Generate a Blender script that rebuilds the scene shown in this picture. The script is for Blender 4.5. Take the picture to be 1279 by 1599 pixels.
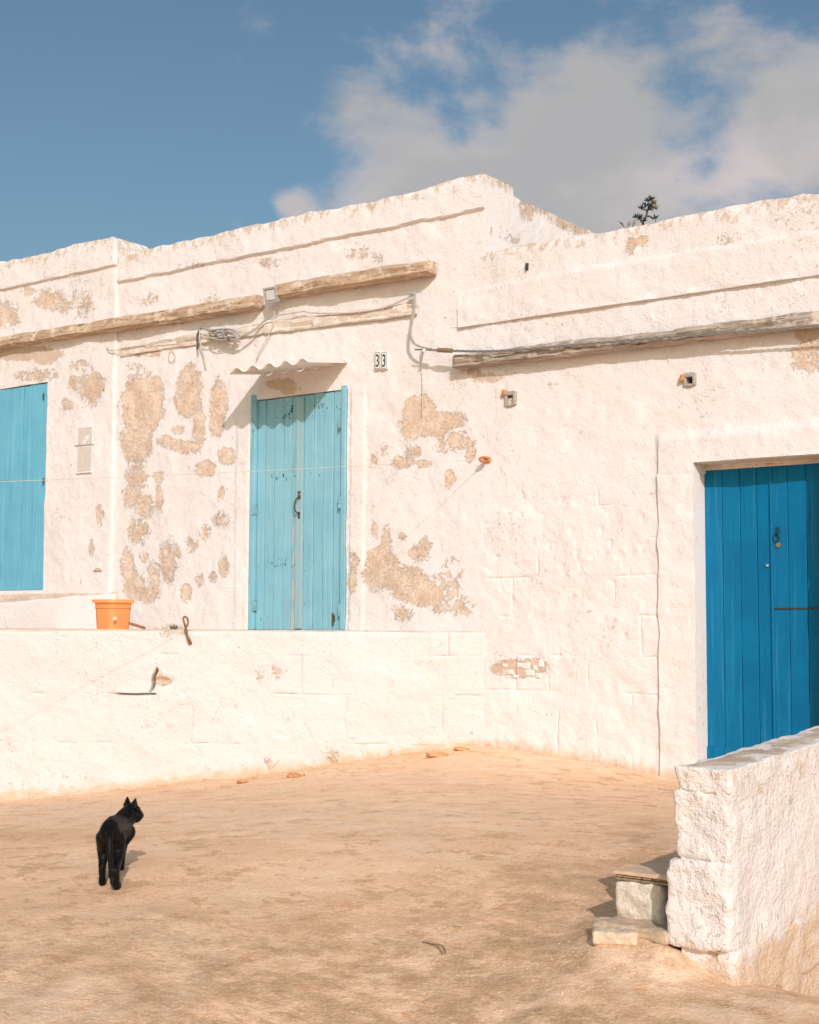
import bpy, bmesh, math, random
import numpy as np
from mathutils import Vector, Matrix

random.seed(7); rng = np.random.default_rng(11)
sc = bpy.context.scene
C = sc.collection
for o in list(bpy.data.objects): bpy.data.objects.remove(o)

# ------------------------------------------------------------------ camera
F, YAW, ROLL, HZ = 2247.0, math.radians(36.64), math.radians(-0.2465), 980.0
PITCH = math.atan((HZ - 799.5) / F)
EYE = 1.15
fw = np.array([-math.sin(YAW) * math.cos(PITCH), math.cos(YAW) * math.cos(PITCH), math.sin(PITCH)])
r0 = np.array([math.cos(YAW), math.sin(YAW), 0.0]); d0 = np.cross(fw, r0)
rt = math.cos(ROLL) * r0 + math.sin(ROLL) * d0
dn = -math.sin(ROLL) * r0 + math.cos(ROLL) * d0
EYEP = np.array([0.0, 0.0, EYE])
cam = bpy.data.cameras.new('camera'); camo = bpy.data.objects.new('camera', cam); C.objects.link(camo)
m = Matrix.Identity(4)
for i in range(3):
    m[i][0], m[i][1], m[i][2] = rt[i], -dn[i], -fw[i]
m[0][3], m[1][3], m[2][3] = EYEP
camo.matrix_world = m
cam.sensor_fit = 'HORIZONTAL'; cam.sensor_width = 36.0; cam.lens = 36.0 * F / 1279.0
cam.clip_start = 0.05; cam.clip_end = 3000
sc.camera = camo
sc.cycles.max_bounces = 5; sc.cycles.diffuse_bounces = 3; sc.cycles.glossy_bounces = 2
sc.cycles.use_adaptive_sampling = True; sc.cycles.adaptive_threshold = 0.02

# ------------------------------------------------------------------ light
SUN = np.array([-0.51, 0.52, -0.40]); SUN /= np.linalg.norm(SUN)
ELEV = math.asin(-SUN[2]); ROT = math.atan2(-SUN[0], -SUN[1])
sl = bpy.data.lights.new('sun', 'SUN'); sl.energy = 2.55; sl.angle = math.radians(0.53); sl.color = (1.0, 0.905, 0.925)
so = bpy.data.objects.new('sun', sl); C.objects.link(so)
so.rotation_euler = Vector(SUN).to_track_quat('-Z', 'Y').to_euler(); so.location = (3, -4, 9)
sc.view_settings.view_transform = 'Standard'; sc.view_settings.look = 'None'
sc.view_settings.exposure = 0.05; sc.view_settings.gamma = 1.0; sc.view_settings.use_curve_mapping = False

# ------------------------------------------------------------------ pixel helpers (directions only)
def ray(px, py):
    d = (px - 639.5) / F * rt + (py - 799.5) / F * dn + fw
    return d / np.linalg.norm(d)
def proj(P):
    v = np.asarray(P, float) - EYEP
    z = v @ fw
    return 639.5 + F * (v @ rt) / z, 799.5 + F * (v @ dn) / z
def onplane(px, py, p0, n):
    d = ray(px, py); return EYEP + d * (np.dot(np.asarray(p0) - EYEP, n) / np.dot(d, n))
YW = 10.0
def onY(px, py, Y=YW): return onplane(px, py, (0, Y, 0), (0, 1, 0))
def onZ(px, py, Z): return onplane(px, py, (0, 0, Z), (0, 0, 1))

# ------------------------------------------------------------------ world: nishita sky with broken cloud
W = bpy.data.worlds.new('World'); sc.world = W; W.use_nodes = True
wn, wl = W.node_tree.nodes, W.node_tree.links; wn.clear()
def wnode(t, **k):
    n = wn.new(t)
    for a, b in k.items(): setattr(n, a, b)
    return n
def wmath(op, a, b=None, c=None, clamp=False):
    n = wn.new('ShaderNodeMath'); n.operation = op; n.use_clamp = clamp
    for i, v in enumerate((a, b, c)):
        if v is None: continue
        if isinstance(v, (int, float)): n.inputs[i].default_value = v
        else: wl.new(v, n.inputs[i])
    return n.outputs[0]
sky = wnode('ShaderNodeTexSky', sky_type='NISHITA', sun_disc=False, sun_elevation=ELEV, sun_rotation=ROT,
            air_density=1.0, dust_density=3.6, ozone_density=1.0)
tc = wnode('ShaderNodeTexCoord'); GEN = tc.outputs['Generated']
def wnoise(scale, detail, rough, off=(0, 0, 0), dist=0.0):
    mp = wnode('ShaderNodeMapping'); wl.new(GEN, mp.inputs[0]); mp.inputs['Location'].default_value = off
    mp.inputs['Scale'].default_value = (1, 1, 1.55)
    n = wnode('ShaderNodeTexNoise'); n.inputs['Scale'].default_value = scale; n.inputs['Detail'].default_value = detail
    n.inputs['Roughness'].default_value = rough; n.inputs['Distortion'].default_value = dist
    wl.new(mp.outputs[0], n.inputs['Vector']); return n.outputs[0]
def wspot(px, py, rad, gain):
    """soft cloud mass around a direction: rad in photo pixels"""
    d = ray(px, py); vm = wnode('ShaderNodeVectorMath', operation='DOT_PRODUCT')
    wl.new(GEN, vm.inputs[0]); vm.inputs[1].default_value = d
    k = 2.0 / (rad / F) ** 2                      # exp(-angle^2 / rad^2), since 1 - cos = angle^2 / 2
    return wmath('MULTIPLY', wmath('EXPONENT', wmath('MULTIPLY_ADD', vm.outputs['Value'], k, -k)), gain)
# SKYNODES
spots = [(930, 330, 160, .50), (640, 310, 110, .46), (770, 290, 110, .34), (1240, 250, 130, .46), (930, 160, 90, .30), (1120, 60, 80, .26),
         (690, 90, 100, .34), (560, 140, 60, .28), (455, 318, 34, .42), (368, 345, 26, .46), (400, 30, 40, .18),
         (1100, 150, 60, -.24), (720, 205, 46, -.30), (860, 40, 80, -.18), (200, 150, 300, -.50), (480, 235, 50, -.22)]
acc = None
for s_ in spots:
    v = wspot(*s_); acc = v if acc is None else wmath('ADD', acc, v)
n1 = wnoise(8.0, 6, .60, (3.1, 1.7, .4), .15)
n2 = wnoise(3.5, 2, .5, (7.3, 2.2, 5.1))
dens = wmath('ADD', wmath('MULTIPLY', wmath('SUBTRACT', n1, .5), 2.1), wmath('ADD', acc, wmath('MULTIPLY', wmath('SUBTRACT', n2, .44), .5)))
mr = wnode('ShaderNodeMapRange', interpolation_type='SMOOTHSTEP'); wl.new(dens, mr.inputs[0])
mr.inputs[1].default_value = -.02; mr.inputs[2].default_value = .52
mask = wmath('MULTIPLY', mr.outputs[0], .94)
shade = wnode('ShaderNodeMapRange', interpolation_type='SMOOTHSTEP')
n3 = wnoise(6.0, 3, .5, (1.3, 9.2, 2.4), .2)
wl.new(wmath('ADD', wmath('MULTIPLY', n3, .7), wmath('MULTIPLY', dens, -.25)), shade.inputs[0])
shade.inputs[1].default_value = .2; shade.inputs[2].default_value = .46
ccol = wnode('ShaderNodeMix', data_type='RGBA'); wl.new(shade.outputs[0], ccol.inputs[0])
ccol.inputs[6].default_value = (4.0, 3.95, 3.95, 1); ccol.inputs[7].default_value = (6.0, 5.25, 5.15, 1)
hs = wnode('ShaderNodeHueSaturation'); hs.inputs['Saturation'].default_value = 1.05; hs.inputs['Value'].default_value = 1.0
wl.new(sky.outputs[0], hs.inputs['Color'])
mixc = wnode('ShaderNodeMix', data_type='RGBA'); wl.new(mask, mixc.inputs[0]); tn = wnode('ShaderNodeMix', data_type='RGBA', blend_type='MULTIPLY'); tn.inputs[0].default_value = 1.0; wl.new(hs.outputs[0], tn.inputs[6]); tn.inputs[7].default_value = (.80, .93, .90, 1); wl.new(tn.outputs[2], mixc.inputs[6]); wl.new(ccol.outputs[2], mixc.inputs[7])
bg = wnode('ShaderNodeBackground'); bg.inputs[1].default_value = 0.11; wl.new(mixc.outputs[2], bg.inputs[0])
wo = wnode('ShaderNodeOutputWorld'); wl.new(bg.outputs[0], wo.inputs[0])

# ------------------------------------------------------------------ numpy noise
def _h(ix, iy, iz, seed):
    n = (ix.astype(np.int64) * 374761393 + iy.astype(np.int64) * 668265263 + iz.astype(np.int64) * 2147483647 + seed * 974711)
    n = (n ^ (n >> 13)) * 1274126177; n = n & 0x7fffffff
    n = (n ^ (n >> 16)) & 0xffffff
    return n / float(0xffffff)
def vnoise(x, y, z=0.0, seed=0):
    x, y, z = np.broadcast_arrays(np.asarray(x, float), np.asarray(y, float), np.asarray(z, float))
    xi, yi, zi = np.floor(x), np.floor(y), np.floor(z); fx, fy, fz = x - xi, y - yi, z - zi
    s = lambda t: t * t * t * (t * (t * 6 - 15) + 10)
    fx, fy, fz = s(fx), s(fy), s(fz); r = 0
    for a in (0, 1):
        for b in (0, 1):
            for c in (0, 1):
                w = (fx if a else 1 - fx) * (fy if b else 1 - fy) * (fz if c else 1 - fz)
                r = r + w * _h(xi + a, yi + b, zi + c, seed)
    return r * 2 - 1
def fbm(x, y, z=0.0, octv=4, seed=0, rough=.5):
    a, r, f = 1.0, 0, 1.0
    for i in range(octv):
        r = r + a * vnoise(np.asarray(x) * f, np.asarray(y) * f, np.asarray(z) * f, seed + i * 17); a *= rough; f *= 2.03
    return r
def sstep(a, b, x):
    t = np.clip((np.asarray(x, float) - a) / (b - a), 0, 1); return t * t * (3 - 2 * t)

# ------------------------------------------------------------------ object helpers
def meshobj(name, V, Fc, mat, parent=None, smooth=False, attrs=None):
    me = bpy.data.meshes.new(name); me.from_pydata([tuple(map(float, v)) for v in V], [], [tuple(int(i) for i in f) for f in Fc]); me.update()
    if mat: me.materials.append(mat)
    if smooth: me.polygons.foreach_set('use_smooth', [True] * len(me.polygons))
    for k, v in (attrs or {}).items():
        a = me.attributes.new(k, 'FLOAT', 'POINT'); a.data.foreach_set('value', np.asarray(v, np.float32))
    o = bpy.data.objects.new(name, me); C.objects.link(o)
    if parent: o.parent = parent; o.matrix_parent_inverse = parent.matrix_world.inverted() if False else Matrix.Translation(-Vector(parent.location))
    return o
def empty(name, loc=(0, 0, 0)):
    o = bpy.data.objects.new(name, None); C.objects.link(o); o.location = [float(v) for v in loc]; o.empty_display_size = .1; return o
def tag(o, label, cat=None, group=None, kind=None):
    if label: o['label'] = label
    if cat: o['category'] = cat
    if group: o['group'] = group
    if kind: o['kind'] = kind
    return o
class MB:
    def __init__(s): s.v = []; s.f = []
    def add(s, V, Fc):
        b = len(s.v); s.v += [tuple(map(float, v)) for v in V]; s.f += [tuple(i + b for i in f) for f in Fc]; return s
    def hexa(s, p):                       # 8 corners: bottom 4 (ccw from above), top 4
        return s.add(p, [(3, 2, 1, 0), (4, 5, 6, 7), (0, 1, 5, 4), (1, 2, 6, 5), (2, 3, 7, 6), (3, 0, 4, 7)])
    def box(s, a, b):
        x0, y0, z0 = a; x1, y1, z1 = b
        return s.hexa([(x0, y0, z0), (x1, y0, z0), (x1, y1, z0), (x0, y1, z0), (x0, y0, z1), (x1, y0, z1), (x1, y1, z1), (x0, y1, z1)])
    def tube(s, pts, r, n=6, caps=True):
        pts = [np.asarray(p, float) for p in pts]; k = len(pts); rr = r if hasattr(r, '__len__') else [r] * k
        up = np.array([0, 0, 1.0]); b = len(s.v); prev = None
        for i, p in enumerate(pts):
            t = pts[min(i + 1, k - 1)] - pts[max(i - 1, 0)]; t = t / (np.linalg.norm(t) + 1e-9)
            if prev is None:
                a = np.cross(t, up)
                if np.linalg.norm(a) < 1e-3: a = np.cross(t, [1, 0, 0])
            else: a = prev - t * np.dot(prev, t)
            a = a / (np.linalg.norm(a) + 1e-9); prev = a; c = np.cross(t, a)
            for j in range(n):
                q = 2 * math.pi * j / n; s.v.append(tuple(p + rr[i] * (math.cos(q) * a + math.sin(q) * c)))
        for i in range(k - 1):
            for j in range(n):
                s.f.append((b + i * n + j, b + i * n + (j + 1) % n, b + (i + 1) * n + (j + 1) % n, b + (i + 1) * n + j))
        if caps:
            s.f.append(tuple(b + j for j in reversed(range(n)))); s.f.append(tuple(b + (k - 1) * n + j for j in range(n)))
        return s
    def build(s, name, mat, parent=None, smooth=False, bevel=0, segs=2):
        o = meshobj(name, s.v, s.f, mat, parent, smooth)
        if bevel:
            mo = o.modifiers.new('bevel', 'BEVEL'); mo.width = bevel; mo.segments = segs; mo.limit_method = 'ANGLE'
            o.data.polygons.foreach_set('use_smooth', [True] * len(o.data.polygons))
            o.modifiers.new('wn', 'WEIGHTED_NORMAL')
        return o
def spline(pts, n=8):
    pts = [np.asarray(p, float) for p in pts]; out = []
    P = [pts[0]] + pts + [pts[-1]]
    for i in range(1, len(P) - 2):
        for j in range(n):
            t = j / n; a, b, c, d = P[i - 1], P[i], P[i + 1], P[i + 2]
            out.append(.5 * ((2 * b) + (c - a) * t + (2 * a - 5 * b + 4 * c - d) * t * t + (3 * b - a - 3 * c + d) * t ** 3))
    out.append(pts[-1]); return out

# ------------------------------------------------------------------ materials
def srgb(r, g, b): return tuple((c / 255 / 12.92 if c / 255 <= .04045 else ((c / 255 + .055) / 1.055) ** 2.4) for c in (r, g, b))
class Mat:
    def __init__(s, name, rough=.8, spec=.3):
        s.m = bpy.data.materials.new(name); s.m.use_nodes = True; s.n = s.m.node_tree.nodes; s.l = s.m.node_tree.links
        s.b = s.n['Principled BSDF']; s.b.inputs['Roughness'].default_value = rough; s.b.inputs['Specular IOR Level'].default_value = spec
        s.pos = s.n.new('ShaderNodeNewGeometry').outputs['Position']
    def _set(s, sock, v):
        if isinstance(v, (int, float)): sock.default_value = v
        elif isinstance(v, tuple): sock.default_value = (*v, 1) if len(v) == 3 else v
        else: s.l.new(v, sock)
    def coord(s, scale=(1, 1, 1), off=(0, 0, 0), obj=False):
        mp = s.n.new('ShaderNodeMapping'); mp.inputs['Scale'].default_value = scale; mp.inputs['Location'].default_value = off
        s.l.new(s.n.new('ShaderNodeTexCoord').outputs['Object'] if obj else s.pos, mp.inputs[0]); return mp.outputs[0]
    def noise(s, scale, detail=4, rough=.5, vec=None, dist=0.0):
        n = s.n.new('ShaderNodeTexNoise'); n.inputs['Scale'].default_value = scale; n.inputs['Detail'].default_value = detail
        n.inputs['Roughness'].default_value = rough; n.inputs['Distortion'].default_value = dist
        s.l.new(vec if vec is not None else s.pos, n.inputs['Vector']); return n.outputs[0]
    def voro(s, scale, feat='F1', vec=None, rnd=1.0):
        n = s.n.new('ShaderNodeTexVoronoi'); n.feature = feat; n.inputs['Scale'].default_value = scale; n.inputs['Randomness'].default_value = rnd
        s.l.new(vec if vec is not None else s.pos, n.inputs['Vector']); return n.outputs[0]
    def attr(s, name):
        n = s.n.new('ShaderNodeAttribute'); n.attribute_name = name; return n.outputs['Fac']
    def math(s, op, a, b=None, clamp=False):
        n = s.n.new('ShaderNodeMath'); n.operation = op; n.use_clamp = clamp; s._set(n.inputs[0], a)
        if b is not None: s._set(n.inputs[1], b)
        return n.outputs[0]
    def rng(s, v, a, b, c=0.0, d=1.0, smooth=True):
        n = s.n.new('ShaderNodeMapRange'); n.interpolation_type = 'SMOOTHSTEP' if smooth else 'LINEAR'; s._set(n.inputs[0], v)
        for i, q in enumerate((a, b, c, d)): n.inputs[i + 1].default_value = q
        return n.outputs[0]
    def mix(s, f, a, b):
        n = s.n.new('ShaderNodeMix'); n.data_type = 'RGBA'; s._set(n.inputs[0], f); s._set(n.inputs[6], a); s._set(n.inputs[7], b); return n.outputs[2]
    def color(s, v): s._set(s.b.inputs['Base Color'], v); return s
    def rough(s, v): s._set(s.b.inputs['Roughness'], v); return s
    def bump(s, h, dist=.01, strength=1.0, prev=None):
        n = s.n.new('ShaderNodeBump'); n.inputs['Distance'].default_value = dist; n.inputs['Strength'].default_value = strength
        s._set(n.inputs['Height'], h)
        if prev is not None: s.l.new(prev, n.inputs['Normal'])
        s.l.new(n.outputs[0], s.b.inputs['Normal']); return n.outputs[0]
    def objrand(s): return s.n.new('ShaderNodeObjectInfo').outputs['Random']

def whitewash(name, base=(.83, .785, .77), rel=1.0):
    M = Mat(name, .92, .15)
    big = M.noise(1.1, 3, .55); mid = M.noise(6, 4, .6); fine = M.noise(48, 2, .68); grit = M.noise(160, 1, .6)
    c = M.mix(M.rng(big, .35, .7), base, tuple(q * k for q, k in zip(base, (.985, .955, .92))))
    c = M.mix(M.math('MULTIPLY', M.rng(mid, .55, .75), .30), c, tuple(q * k for q, k in zip(base, (.93, .86, .77))))
    # small chips and pock marks
    zone = M.noise(1.7, 3, .55, M.coord((1, 1, 1), (9, 4, 2)))
    hn = M.noise(34, 3, .75, M.coord((1, 1, 1.2), (3, 1, 2)))
    chips = M.rng(M.math('ADD', hn, M.math('ADD', M.math('MULTIPLY', M.math('SUBTRACT', zone, .5), .42), M.math('MULTIPLY', M.rng(M.attr('peel'), -.3, .6), .15))), .705, .735)
    # hairline cracks in the lime coats
    cv = M.n.new('ShaderNodeVectorMath'); cv.operation = 'ADD'; M.l.new(M.coord((1, 1, 1)), cv.inputs[0])
    nc = M.n.new('ShaderNodeTexNoise'); nc.inputs['Scale'].default_value = 3.0; nc.inputs['Detail'].default_value = 4; M.l.new(M.pos, nc.inputs['Vector'])
    sc_ = M.n.new('ShaderNodeVectorMath'); sc_.operation = 'SCALE'; sc_.inputs['Scale'].default_value = .55; M.l.new(nc.outputs['Color'], sc_.inputs[0]); M.l.new(sc_.outputs[0], cv.inputs[1])
    crack = M.math('MULTIPLY', M.rng(M.voro(1.35, 'DISTANCE_TO_EDGE', cv.outputs[0]), .002, .008, 1.0, 0.0), M.rng(M.math('ADD', zone, M.math('MULTIPLY', M.math('SUBTRACT', mid, .5), .5)), .54, .64))
    # old rain runs
    run = M.math('MULTIPLY', M.rng(M.noise(1.0, 4, .6, M.coord((9, 9, .55), (2, 2, 2))), .52, .72), M.rng(zone, .45, .62))
    c = M.mix(M.math('MULTIPLY', run, .16), c, tuple(q * k for q, k in zip(base, (.90, .80, .70))))
    # peeled paint, from the 'peel' field
    pn = M.math('ADD', M.math('MULTIPLY', M.math('SUBTRACT', M.noise(13, 5, .78), .5), 3.0), M.attr('peel'))
    pe = M.rng(pn, .45, .56)
    tan = M.mix(M.rng(M.noise(7, 3, .65), .38, .62), (.70, .51, .375), (.79, .64, .51))
    tan = M.mix(M.rng(M.noise(55, 2, .75), .56, .63), tan, (.82, .72, .64))
    tan = M.mix(M.math('MULTIPLY', M.rng(M.noise(4, 2, .6, M.coord((1, 1, 1), (5, 5, 5))), .5, .65), .7), tan, (.65, .48, .36))
    allp = M.math('MAXIMUM', M.math('MULTIPLY', pe, M.rng(hn, .60, .66, 1.0, .35)), M.math('MULTIPLY', chips, .7))
    c = M.mix(allp, c, tan)
    edge = M.math('MULTIPLY', M.rng(pn, .40, .49), M.math('SUBTRACT', 1.0, pe))
    c = M.mix(M.math('MULTIPLY', edge, M.rng(hn, .4, .6, 0.0, .35)), c, (.60, .48, .36))
    c = M.mix(M.math('MULTIPLY', crack, .34), c, (.50, .38, .28))
    # grime: brown-grey stains from the 'grime' field
    gn = M.math('ADD', M.math('MULTIPLY', M.math('SUBTRACT', M.noise(13, 5, .74, M.coord((1, 1, .7), (2, 7, 1))), .5), 1.9), M.attr('grime'))
    gm = M.rng(gn, .42, .72)
    c = M.mix(M.math('MULTIPLY', gm, .72), c, M.mix(M.noise(30, 3), (.46, .32, .20), (.62, .47, .33)))
    # earth splashed on by the ground
    sn = M.math('ADD', M.math('MULTIPLY', M.math('SUBTRACT', M.noise(10, 3, .65), .5), 1.1), M.attr('splash'))
    c = M.mix(M.math('MULTIPLY', M.rng(sn, .35, .95), .8), c, (.66, .45, .27))
    M.color(c)
    h = M.math('ADD', M.math('MULTIPLY', fine, .85), M.math('ADD', M.math('MULTIPLY', grit, .25), M.math('MULTIPLY', M.noise(13, 2, .65), .75)))
    hm = h
    b1 = M.bump(hm, .0078 * rel, .85)
    M.bump(M.math('SUBTRACT', M.math('SUBTRACT', 1.0, pe), M.math('MULTIPLY', chips, .8)), .0045, 1.0, b1)
    return M.m
M_WALL = whitewash('whitewash')
M_TERR = whitewash('fresh_whitewash', (.71, .68, .67), 1.5)
M_LOW = whitewash('rough_whitewash', (.80, .74, .71), 1.7)

def timber(name, a, b, white=None, axis=0, dark=(.10, .07, .05)):
    M = Mat(name, .85, .2)
    scl = [42, 42, 42]; scl[axis] = 1.6
    g = M.noise(1.0, 6, .65, M.coord(tuple(scl))); g2 = M.noise(2.6, 3, .6, M.coord(tuple(scl)))
    c = M.mix(M.rng(g, .32, .66), a, b)
    c = M.mix(M.rng(g2, .57, .66), c, dark)
    if white: c = M.mix(M.rng(M.math('ADD', M.noise(7, 6, .65), M.math('MULTIPLY', g, .25)), .62, .76), c, white)
    M.color(c); M.bump(M.math('ADD', g, M.math('MULTIPLY', g2, -.5)), .010, .9); return M.m
M_BEAM = timber('weathered_beam', (.42, .28, .18), (.64, .47, .33), (.72, .60, .48))
M_BEAMG = timber('grey_beam', (.30, .24, .19), (.50, .42, .34), (.62, .53, .44))
M_PLANKW = timber('whitewashed_plank', (.70, .58, .46), (.80, .70, .60), (.84, .77, .70), dark=(.42, .30, .2))

def doorpaint(name, paint, deep, wear, wearamt=.5, dots=True):
    M = Mat(name, .7, .12)
    st = M.noise(1.0, 5, .6, M.coord((40, 40, 1.3))); bg_ = M.noise(3, 4, .6)
    r = M.objrand()
    c = M.mix(M.rng(bg_, .3, .72), paint, deep)
    c = M.mix(M.math('MULTIPLY', r, .35), c, tuple(min(1, q * 1.13 + .015) for q in paint))
    c = M.mix(M.math('MULTIPLY', M.rng(st, .52, .68), .6), c, tuple(q * .76 for q in paint))
    c = M.mix(M.math('MULTIPLY', M.rng(M.noise(1.0, 5, .6, M.coord((26, 26, .9), (8, 3, 5))), .54, .68), .5), c, tuple(min(1, q * 1.22 + .03) for q in paint))
    w = M.rng(M.math('ADD', M.math('ADD', M.noise(1.0, 7, .7, M.coord((34, 34, 3.2), (1, 2, 3))), M.attr('wear')), M.math('MULTIPLY', bg_, .2)), .70 + .15 * (1 - wearamt), .80 + .15 * (1 - wearamt))
    c = M.mix(w, c, wear)
    if dots:
        d = M.rng(M.math('ADD', M.math('ADD', M.noise(50, 3, .6, M.coord((1, 1, .5))), M.attr('fleck')), M.math('MULTIPLY', M.math('SUBTRACT', M.noise(4, 2, .6, M.coord((1, 1, 1.6), (4, 4, 8))), .5), .35)), .76, .80)
        c = M.mix(d, c, (.03, .10, .15))
    M.color(c); M.rough(M.math('ADD', .62, M.math('MULTIPLY', w, .35)))
    b = M.bump(st, .004, .55); M.bump(M.math('SUBTRACT', 1.0, w), .002, .8, b); return M.m
M_DOORL = doorpaint('pale_blue_paint', (.26, .51, .60), (.20, .45, .555), (.50, .50, .46), .45)
M_SHUT = doorpaint('sky_blue_paint', (.16, .46, .60), (.125, .40, .55), (.36, .54, .58), .3)
M_BLUE = doorpaint('deep_blue_paint', (.002, .165, .335), (.002, .13, .285), (.16, .36, .44), .25, False)

def plain(name, col, rough=.6, metal=0.0, var=.15, sc_=40, bump=.0, spec=.4):
    M = Mat(name, rough, spec); n = M.noise(sc_, 5, .6)
    M.color(M.mix(M.rng(n, .3, .7), tuple(q * (1 - var) for q in col), tuple(min(1, q * (1 + var)) for q in col)))
    M.b.inputs['Metallic'].default_value = metal
    if bump: M.bump(n, bump, .8)
    return M.m
M_IRON = plain('rusty_iron', (.12, .08, .06), .7, .3, .4, 80)
M_STEEL = plain('steel_cable', (.34, .33, .32), .45, .5, .25, 120)
M_CABLE = plain('grey_cable', (.40, .38, .35), .6, 0, .2, 60)
M_CABLEW = plain('pale_cable', (.62, .55, .47), .7, 0, .2, 60)
M_ALU = plain('light_grey_housing', (.46, .45, .42), .45, .2, .1, 60)
M_TERRA = plain('terracotta_plastic', (.95, .37, .13), .55, 0, .05, 12)
M_CEMENT = plain('grey_cement', (.42, .38, .33), .9, 0, .22, 60, .006)
M_RUST = plain('orange_clay', (.62, .27, .12), .85, 0, .25, 60, .004)
M_TILEW = plain('enamel_white', (.80, .77, .72), .3, 0, .03, 30)
M_INK = plain('enamel_ink', (.015, .02, .035), .35, 0, .1, 30)
M_DARK = plain('dark_hollow', (.05, .045, .04), .9, 0, .2, 30)  # near-black colour standing in for shade inside holes and gaps
M_ROPE = plain('cotton_line', (.66, .53, .44), .8, 0, .2, 200)
M_LEAF = plain('grey_green_leaf', (.075, .10, .065), .55, 0, .4, 30)
M_DRY = plain('dry_leaf', (.20, .16, .08), .7, 0, .4, 30)
M_STEM = plain('brown_stem', (.12, .10, .07), .8, 0, .3, 60)
M_WOODB = plain('brown_stick', (.33, .15, .075), .6, 0, .25, 60)
M_ROOF = plain('roof_screed', (.60, .50, .40), .9, 0, .15, 6, .005)

# ------------------------------------------------------------------ fields painted on the walls (patches of lost paint, stains)
PEEL = [  # cx, cy, rx, ry, strength  (photo pixels, turned into wall positions)
 (222,632,30,44,1.25),(238,606,16,18,1.1),(206,690,16,30,1.05),(222,690,14,28,1.1),(213,745,17,22,.75),(205,775,13,20,.8),(225,790,16,22,.7),
 (216,830,17,22,.7),(199,885,10,28,.95),(210,915,16,22,1.0),(232,930,12,12,1.0),(240,905,12,30,.75),(262,878,14,32,.75),(226,870,10,12,.55),
 (296,598,17,26,1.2),(293,628,19,22,1.15),(311,665,9,34,1.05),(290,698,24,10,1.0),(262,690,15,9,.95),(342,628,13,30,1.1),(338,660,10,22,1.1),
 (322,732,15,12,1.05),(354,712,13,13,1.0),(345,770,5,10,.9),(248,744,8,9,.9),(249,775,6,22,.8),(278,672,10,7,.9),(332,900,7,10,.7),(350,885,9,16,.8),
 (312,906,7,10,.75),(291,925,9,14,.9),(300,850,10,14,.6),(320,830,9,14,.55),(345,812,14,12,.6),(275,865,8,12,.6),(272,985,30,9,.6),
 (143,605,19,24,.85),(105,632,9,9,.7),(156,802,6,16,.75),(143,855,4,14,.7),(122,570,16,10,.55),(115,600,10,14,.5),(230,550,26,7,.55),(210,575,12,10,.5),
 (655,640,22,22,1.2),(668,662,40,20,1.05),(706,655,22,12,1.05),(640,672,16,14,.9),(712,690,22,16,.8),(735,702,9,24,.7),(645,705,12,10,.7),
 (628,722,17,9,1.1),(662,724,14,6,.95),(703,746,9,12,1.0),(700,760,5,5,.9),(695,695,15,12,.6),(600,700,8,10,.5),(583,720,6,12,.5),
 (592,872,16,16,1.25),(603,850,8,24,1.0),(587,895,18,24,1.2),(612,880,10,14,1.0),(634,905,30,18,1.25),(658,925,26,20,1.2),(678,928,14,18,1.1),(640,925,25,14,1.1),
 (655,865,14,14,.8),(663,850,10,10,.8),(550,905,7,20,.95),(553,875,9,14,.6),(700,915,22,40,.52),(715,945,25,14,.6),(690,950,16,8,.7),(630,958,16,12,.65),(726,955,12,7,.75),(628,840,8,8,.6),(584,830,7,14,.65),
 (78,470,24,17,.8),(8,492,22,22,.75),(45,455,20,8,.55),(130,475,18,20,.5),(100,480,12,14,.6),(232,468,20,10,.5),(330,470,14,10,.5),(60,585,30,10,.6),
 (560,395,24,10,.5),(590,400,12,9,.5),(420,410,20,8,.45),(300,415,20,8,.42),
 (790,287,20,9,.9),(822,325,10,20,.75),(888,343,20,16,.95),(905,355,12,10,.8),(850,325,16,9,.7),(806,375,8,8,.6),(795,365,6,14,.5),(775,300,6,24,.6),
 (1000,378,16,12,.62),(1260,560,26,22,.72),(1265,540,20,10,.8),(985,385,8,14,.6),(1130,375,14,8,.5),
 (432,1052,16,16,.42),(405,1050,12,10,.35),(115,700,8,60,.1),
 (253,1064,13,6,.95),(248,1052,5,8,.8),(810,1044,40,13,1.0),(840,1040,14,12,1.0),(420,1190,12,10,.5),(520,1180,12,10,.5),(1215,1555,6,22,.6),(1120,1490,12,8,.6)]
GRIME = [  # dark weathering with a shape of its own
 (35,552,62,11,1.25),(70,556,20,14,1.2),(255,500,40,9,.95),(310,487,16,8,.85),(210,512,20,6,.6),(390,478,20,5,.7),
 (440,600,26,11,.95),(455,608,22,10,.8),(1262,520,22,12,1.2),(760,590,26,10,.9),(740,580,20,8,.7),(860,600,20,4,.5),(130,1078,30,5,.4),(40,455,40,8,.3),
 (250,1105,44,26,.36),(245,1140,36,20,.34),(1200,1470,40,60,.36),(300,1060,30,12,.4),(960,985,70,30,.38),(905,930,20,8,.4)]
def field(px, py, L):
    r = np.full_like(px, -.42)
    for cx, cy, rx, ry, s in L:
        d2 = ((px - cx) / rx) ** 2 + ((py - cy) / ry) ** 2
        r = np.maximum(r, s * np.maximum(1.06 - .54 * d2, -.5))
    return r

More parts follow.
